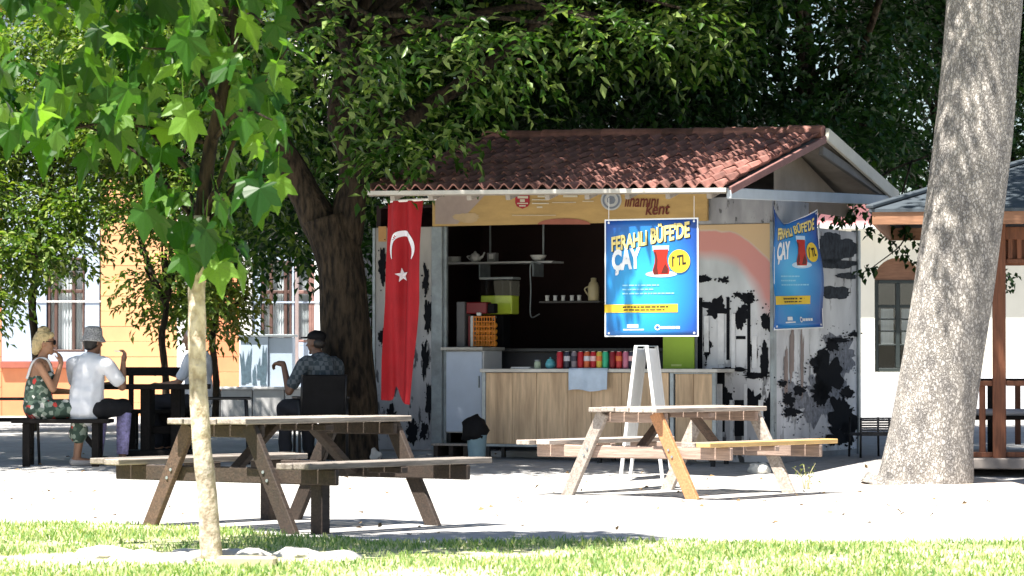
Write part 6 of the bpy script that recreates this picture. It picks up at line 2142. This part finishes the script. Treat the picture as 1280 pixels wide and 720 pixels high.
def stone(name, c, size, m, label, cat, group=None, seed=0, sub=2):
    bm = bmesh.new()
    bmesh.ops.create_icosphere(bm, subdivisions=sub, radius=1)
    for v in bm.verts:
        n_ = mnoise.noise(v.co * 1.6 + Vector((seed, seed * 2, 0))) * .35 + mnoise.noise(v.co * 4 + Vector((seed, 0, 5))) * .12
        v.co *= 1 + n_
        v.co = Vector((v.co.x * size[0], v.co.y * size[1], max(v.co.z, -.4) * size[2]))
    me = bpy.data.meshes.new(name); bm.to_mesh(me); bm.free()
    o = link_mesh(name, me, m, None, True)
    o.location = Vector(c) + Vector((0, 0, size[2] * .3)); o.rotation_euler = (0, 0, seed)
    return tag(o, label, cat, group)
st_m = mat('pale_stone', (.50, .48, .44), .9, .25, 9, .6, stain=.4, stain_col=(.3, .27, .22))
st_w = mat('white_stone', (.68, .66, .60), .9, .15, 9, .5)
stone('rock', gnd(464, 574), (.11, .10, .085), st_m, 'rough grey rock at the foot of the dark trunk', 'rock', None, 2, 3)
stone('rock', gnd(949, 591), (.15, .10, .075), st_w, 'smooth white rounded stone behind the seat with the yellow plank', 'rock', None, 5, 3)
for i, (px, py, w_, h_) in enumerate([(130, 700, 34, 9), (175, 704, 30, 8), (215, 707, 28, 8), (238, 699, 22, 7), (300, 699, 26, 7), (375, 699, 34, 7), (420, 703, 38, 7), (110, 709, 20, 5)]):
    p = gnd(px, py); s_ = p.y / F
    stone('flat_stone', p, (w_ * s_, .18, h_ * s_ * 1.5), st_m, 'flat pale stone past the end of the tan edging block' if px > 350 else 'flat pale stone in the broken ring around the sapling foot', 'stone', 'flat stones around the sapling', i + 1, 3)
p0, p1 = gnd(272, 712), gnd(346, 712)
e = empty('edging_block', (p0 + p1) / 2, R(-4), 'long tan edging block at the foot of the sapling', 'block')
MB().box((0, 0, .03), ((p1 - p0).length, .12, .085), None, .012).build('block', mat('tan_concrete', (.44, .37, .27), .9, .2, 8, .4), e)
stone('rock', gnd(1213, 697), (.07, .05, .018), st_w, 'flat white stone alone in the open lawn', 'rock', None, 9, 2)

# dry weed beside the table leg
wp = gnd(1008, 611)
e = empty('weed', wp, 0, 'thin dry weed growing by the picnic table leg', 'plant')
rw = random.Random(12)
sm_ = MB(); P, D = [], []
for k in range(9):
    a_ = rw.uniform(0, 6.28); h_ = rw.uniform(.08, .24); ln = rw.uniform(.02, .16)
    pts = [(0.02 * math.cos(a_), .02 * math.sin(a_), -.01), (ln * .4 * math.cos(a_), ln * .4 * math.sin(a_), h_ * .6), (ln * math.cos(a_), ln * math.sin(a_), h_)]
    sm_.tube(pts, [.003, .0025, .0015], 5)
    for j in range(3): P.append(tuple(Vector(pts[1]).lerp(Vector(pts[2]), j / 2.0))); D.append((math.cos(a_ + j), math.sin(a_ + j), .2))
sm_.build('stem', mat('dry_stem', (.35, .32, .16), .8, .2, 9, 0), e)
V, T = twig_leaves(np.array(P), np.array(D), 2, .035, .014, np.random.default_rng(3)); raw_mesh('foliage', V, T, leaf_olive, e)

# small dark stool behind the kiosk corner
sp_ = gnd(1087, 571)
e = empty('wicker_chair', sp_, R(15), 'small dark wicker chair standing behind the corner post of the kiosk', 'chair')
for x in (-.16, .16):
    for y, h_ in ((-.16, .40), (.16, .40)):
        MB().tube([(x, y, -.01), (x * .95, y * .95, h_)], .012, 8).build('leg', black_m, e, True)
MB().box((0, 0, .23), (.32, .32, .03), None, .006).build('seat', mat('grey_wicker', (.07, .07, .075), .8, .5, 60, .6), e)
wk = MB()
for k in range(7): wk.box((0, -.17, .25 + k * .024), (.33, .016, .018))
wk.build('backrest', mat('grey_wicker', (.07, .07, .075)), e)

# a few dry leaves blown over the paving
n_ = 260
lx_, ly_ = RNG.uniform(-5, 5, n_), RNG.uniform(20.5, 33, n_)
P = np.c_[lx_, ly_, [tz(y) + .016 for y in ly_]]
V, T = twig_leaves(P, np.c_[RNG.normal(0, 1, n_), RNG.normal(0, 1, n_), np.full(n_, .25)], 1, .055, .035, np.random.default_rng(4), 0.0)
V[:, 2] = np.maximum(V[:, 2], np.array([tz(y) for y in V[:, 1]]) + .014)
tag(raw_mesh('leaf_litter', V, T, mat('dry_leaf', (.20, .13, .06), .8, .4, 9, 0)), 'small dry leaves scattered thinly over the pale paving', 'leaves', kind='stuff')
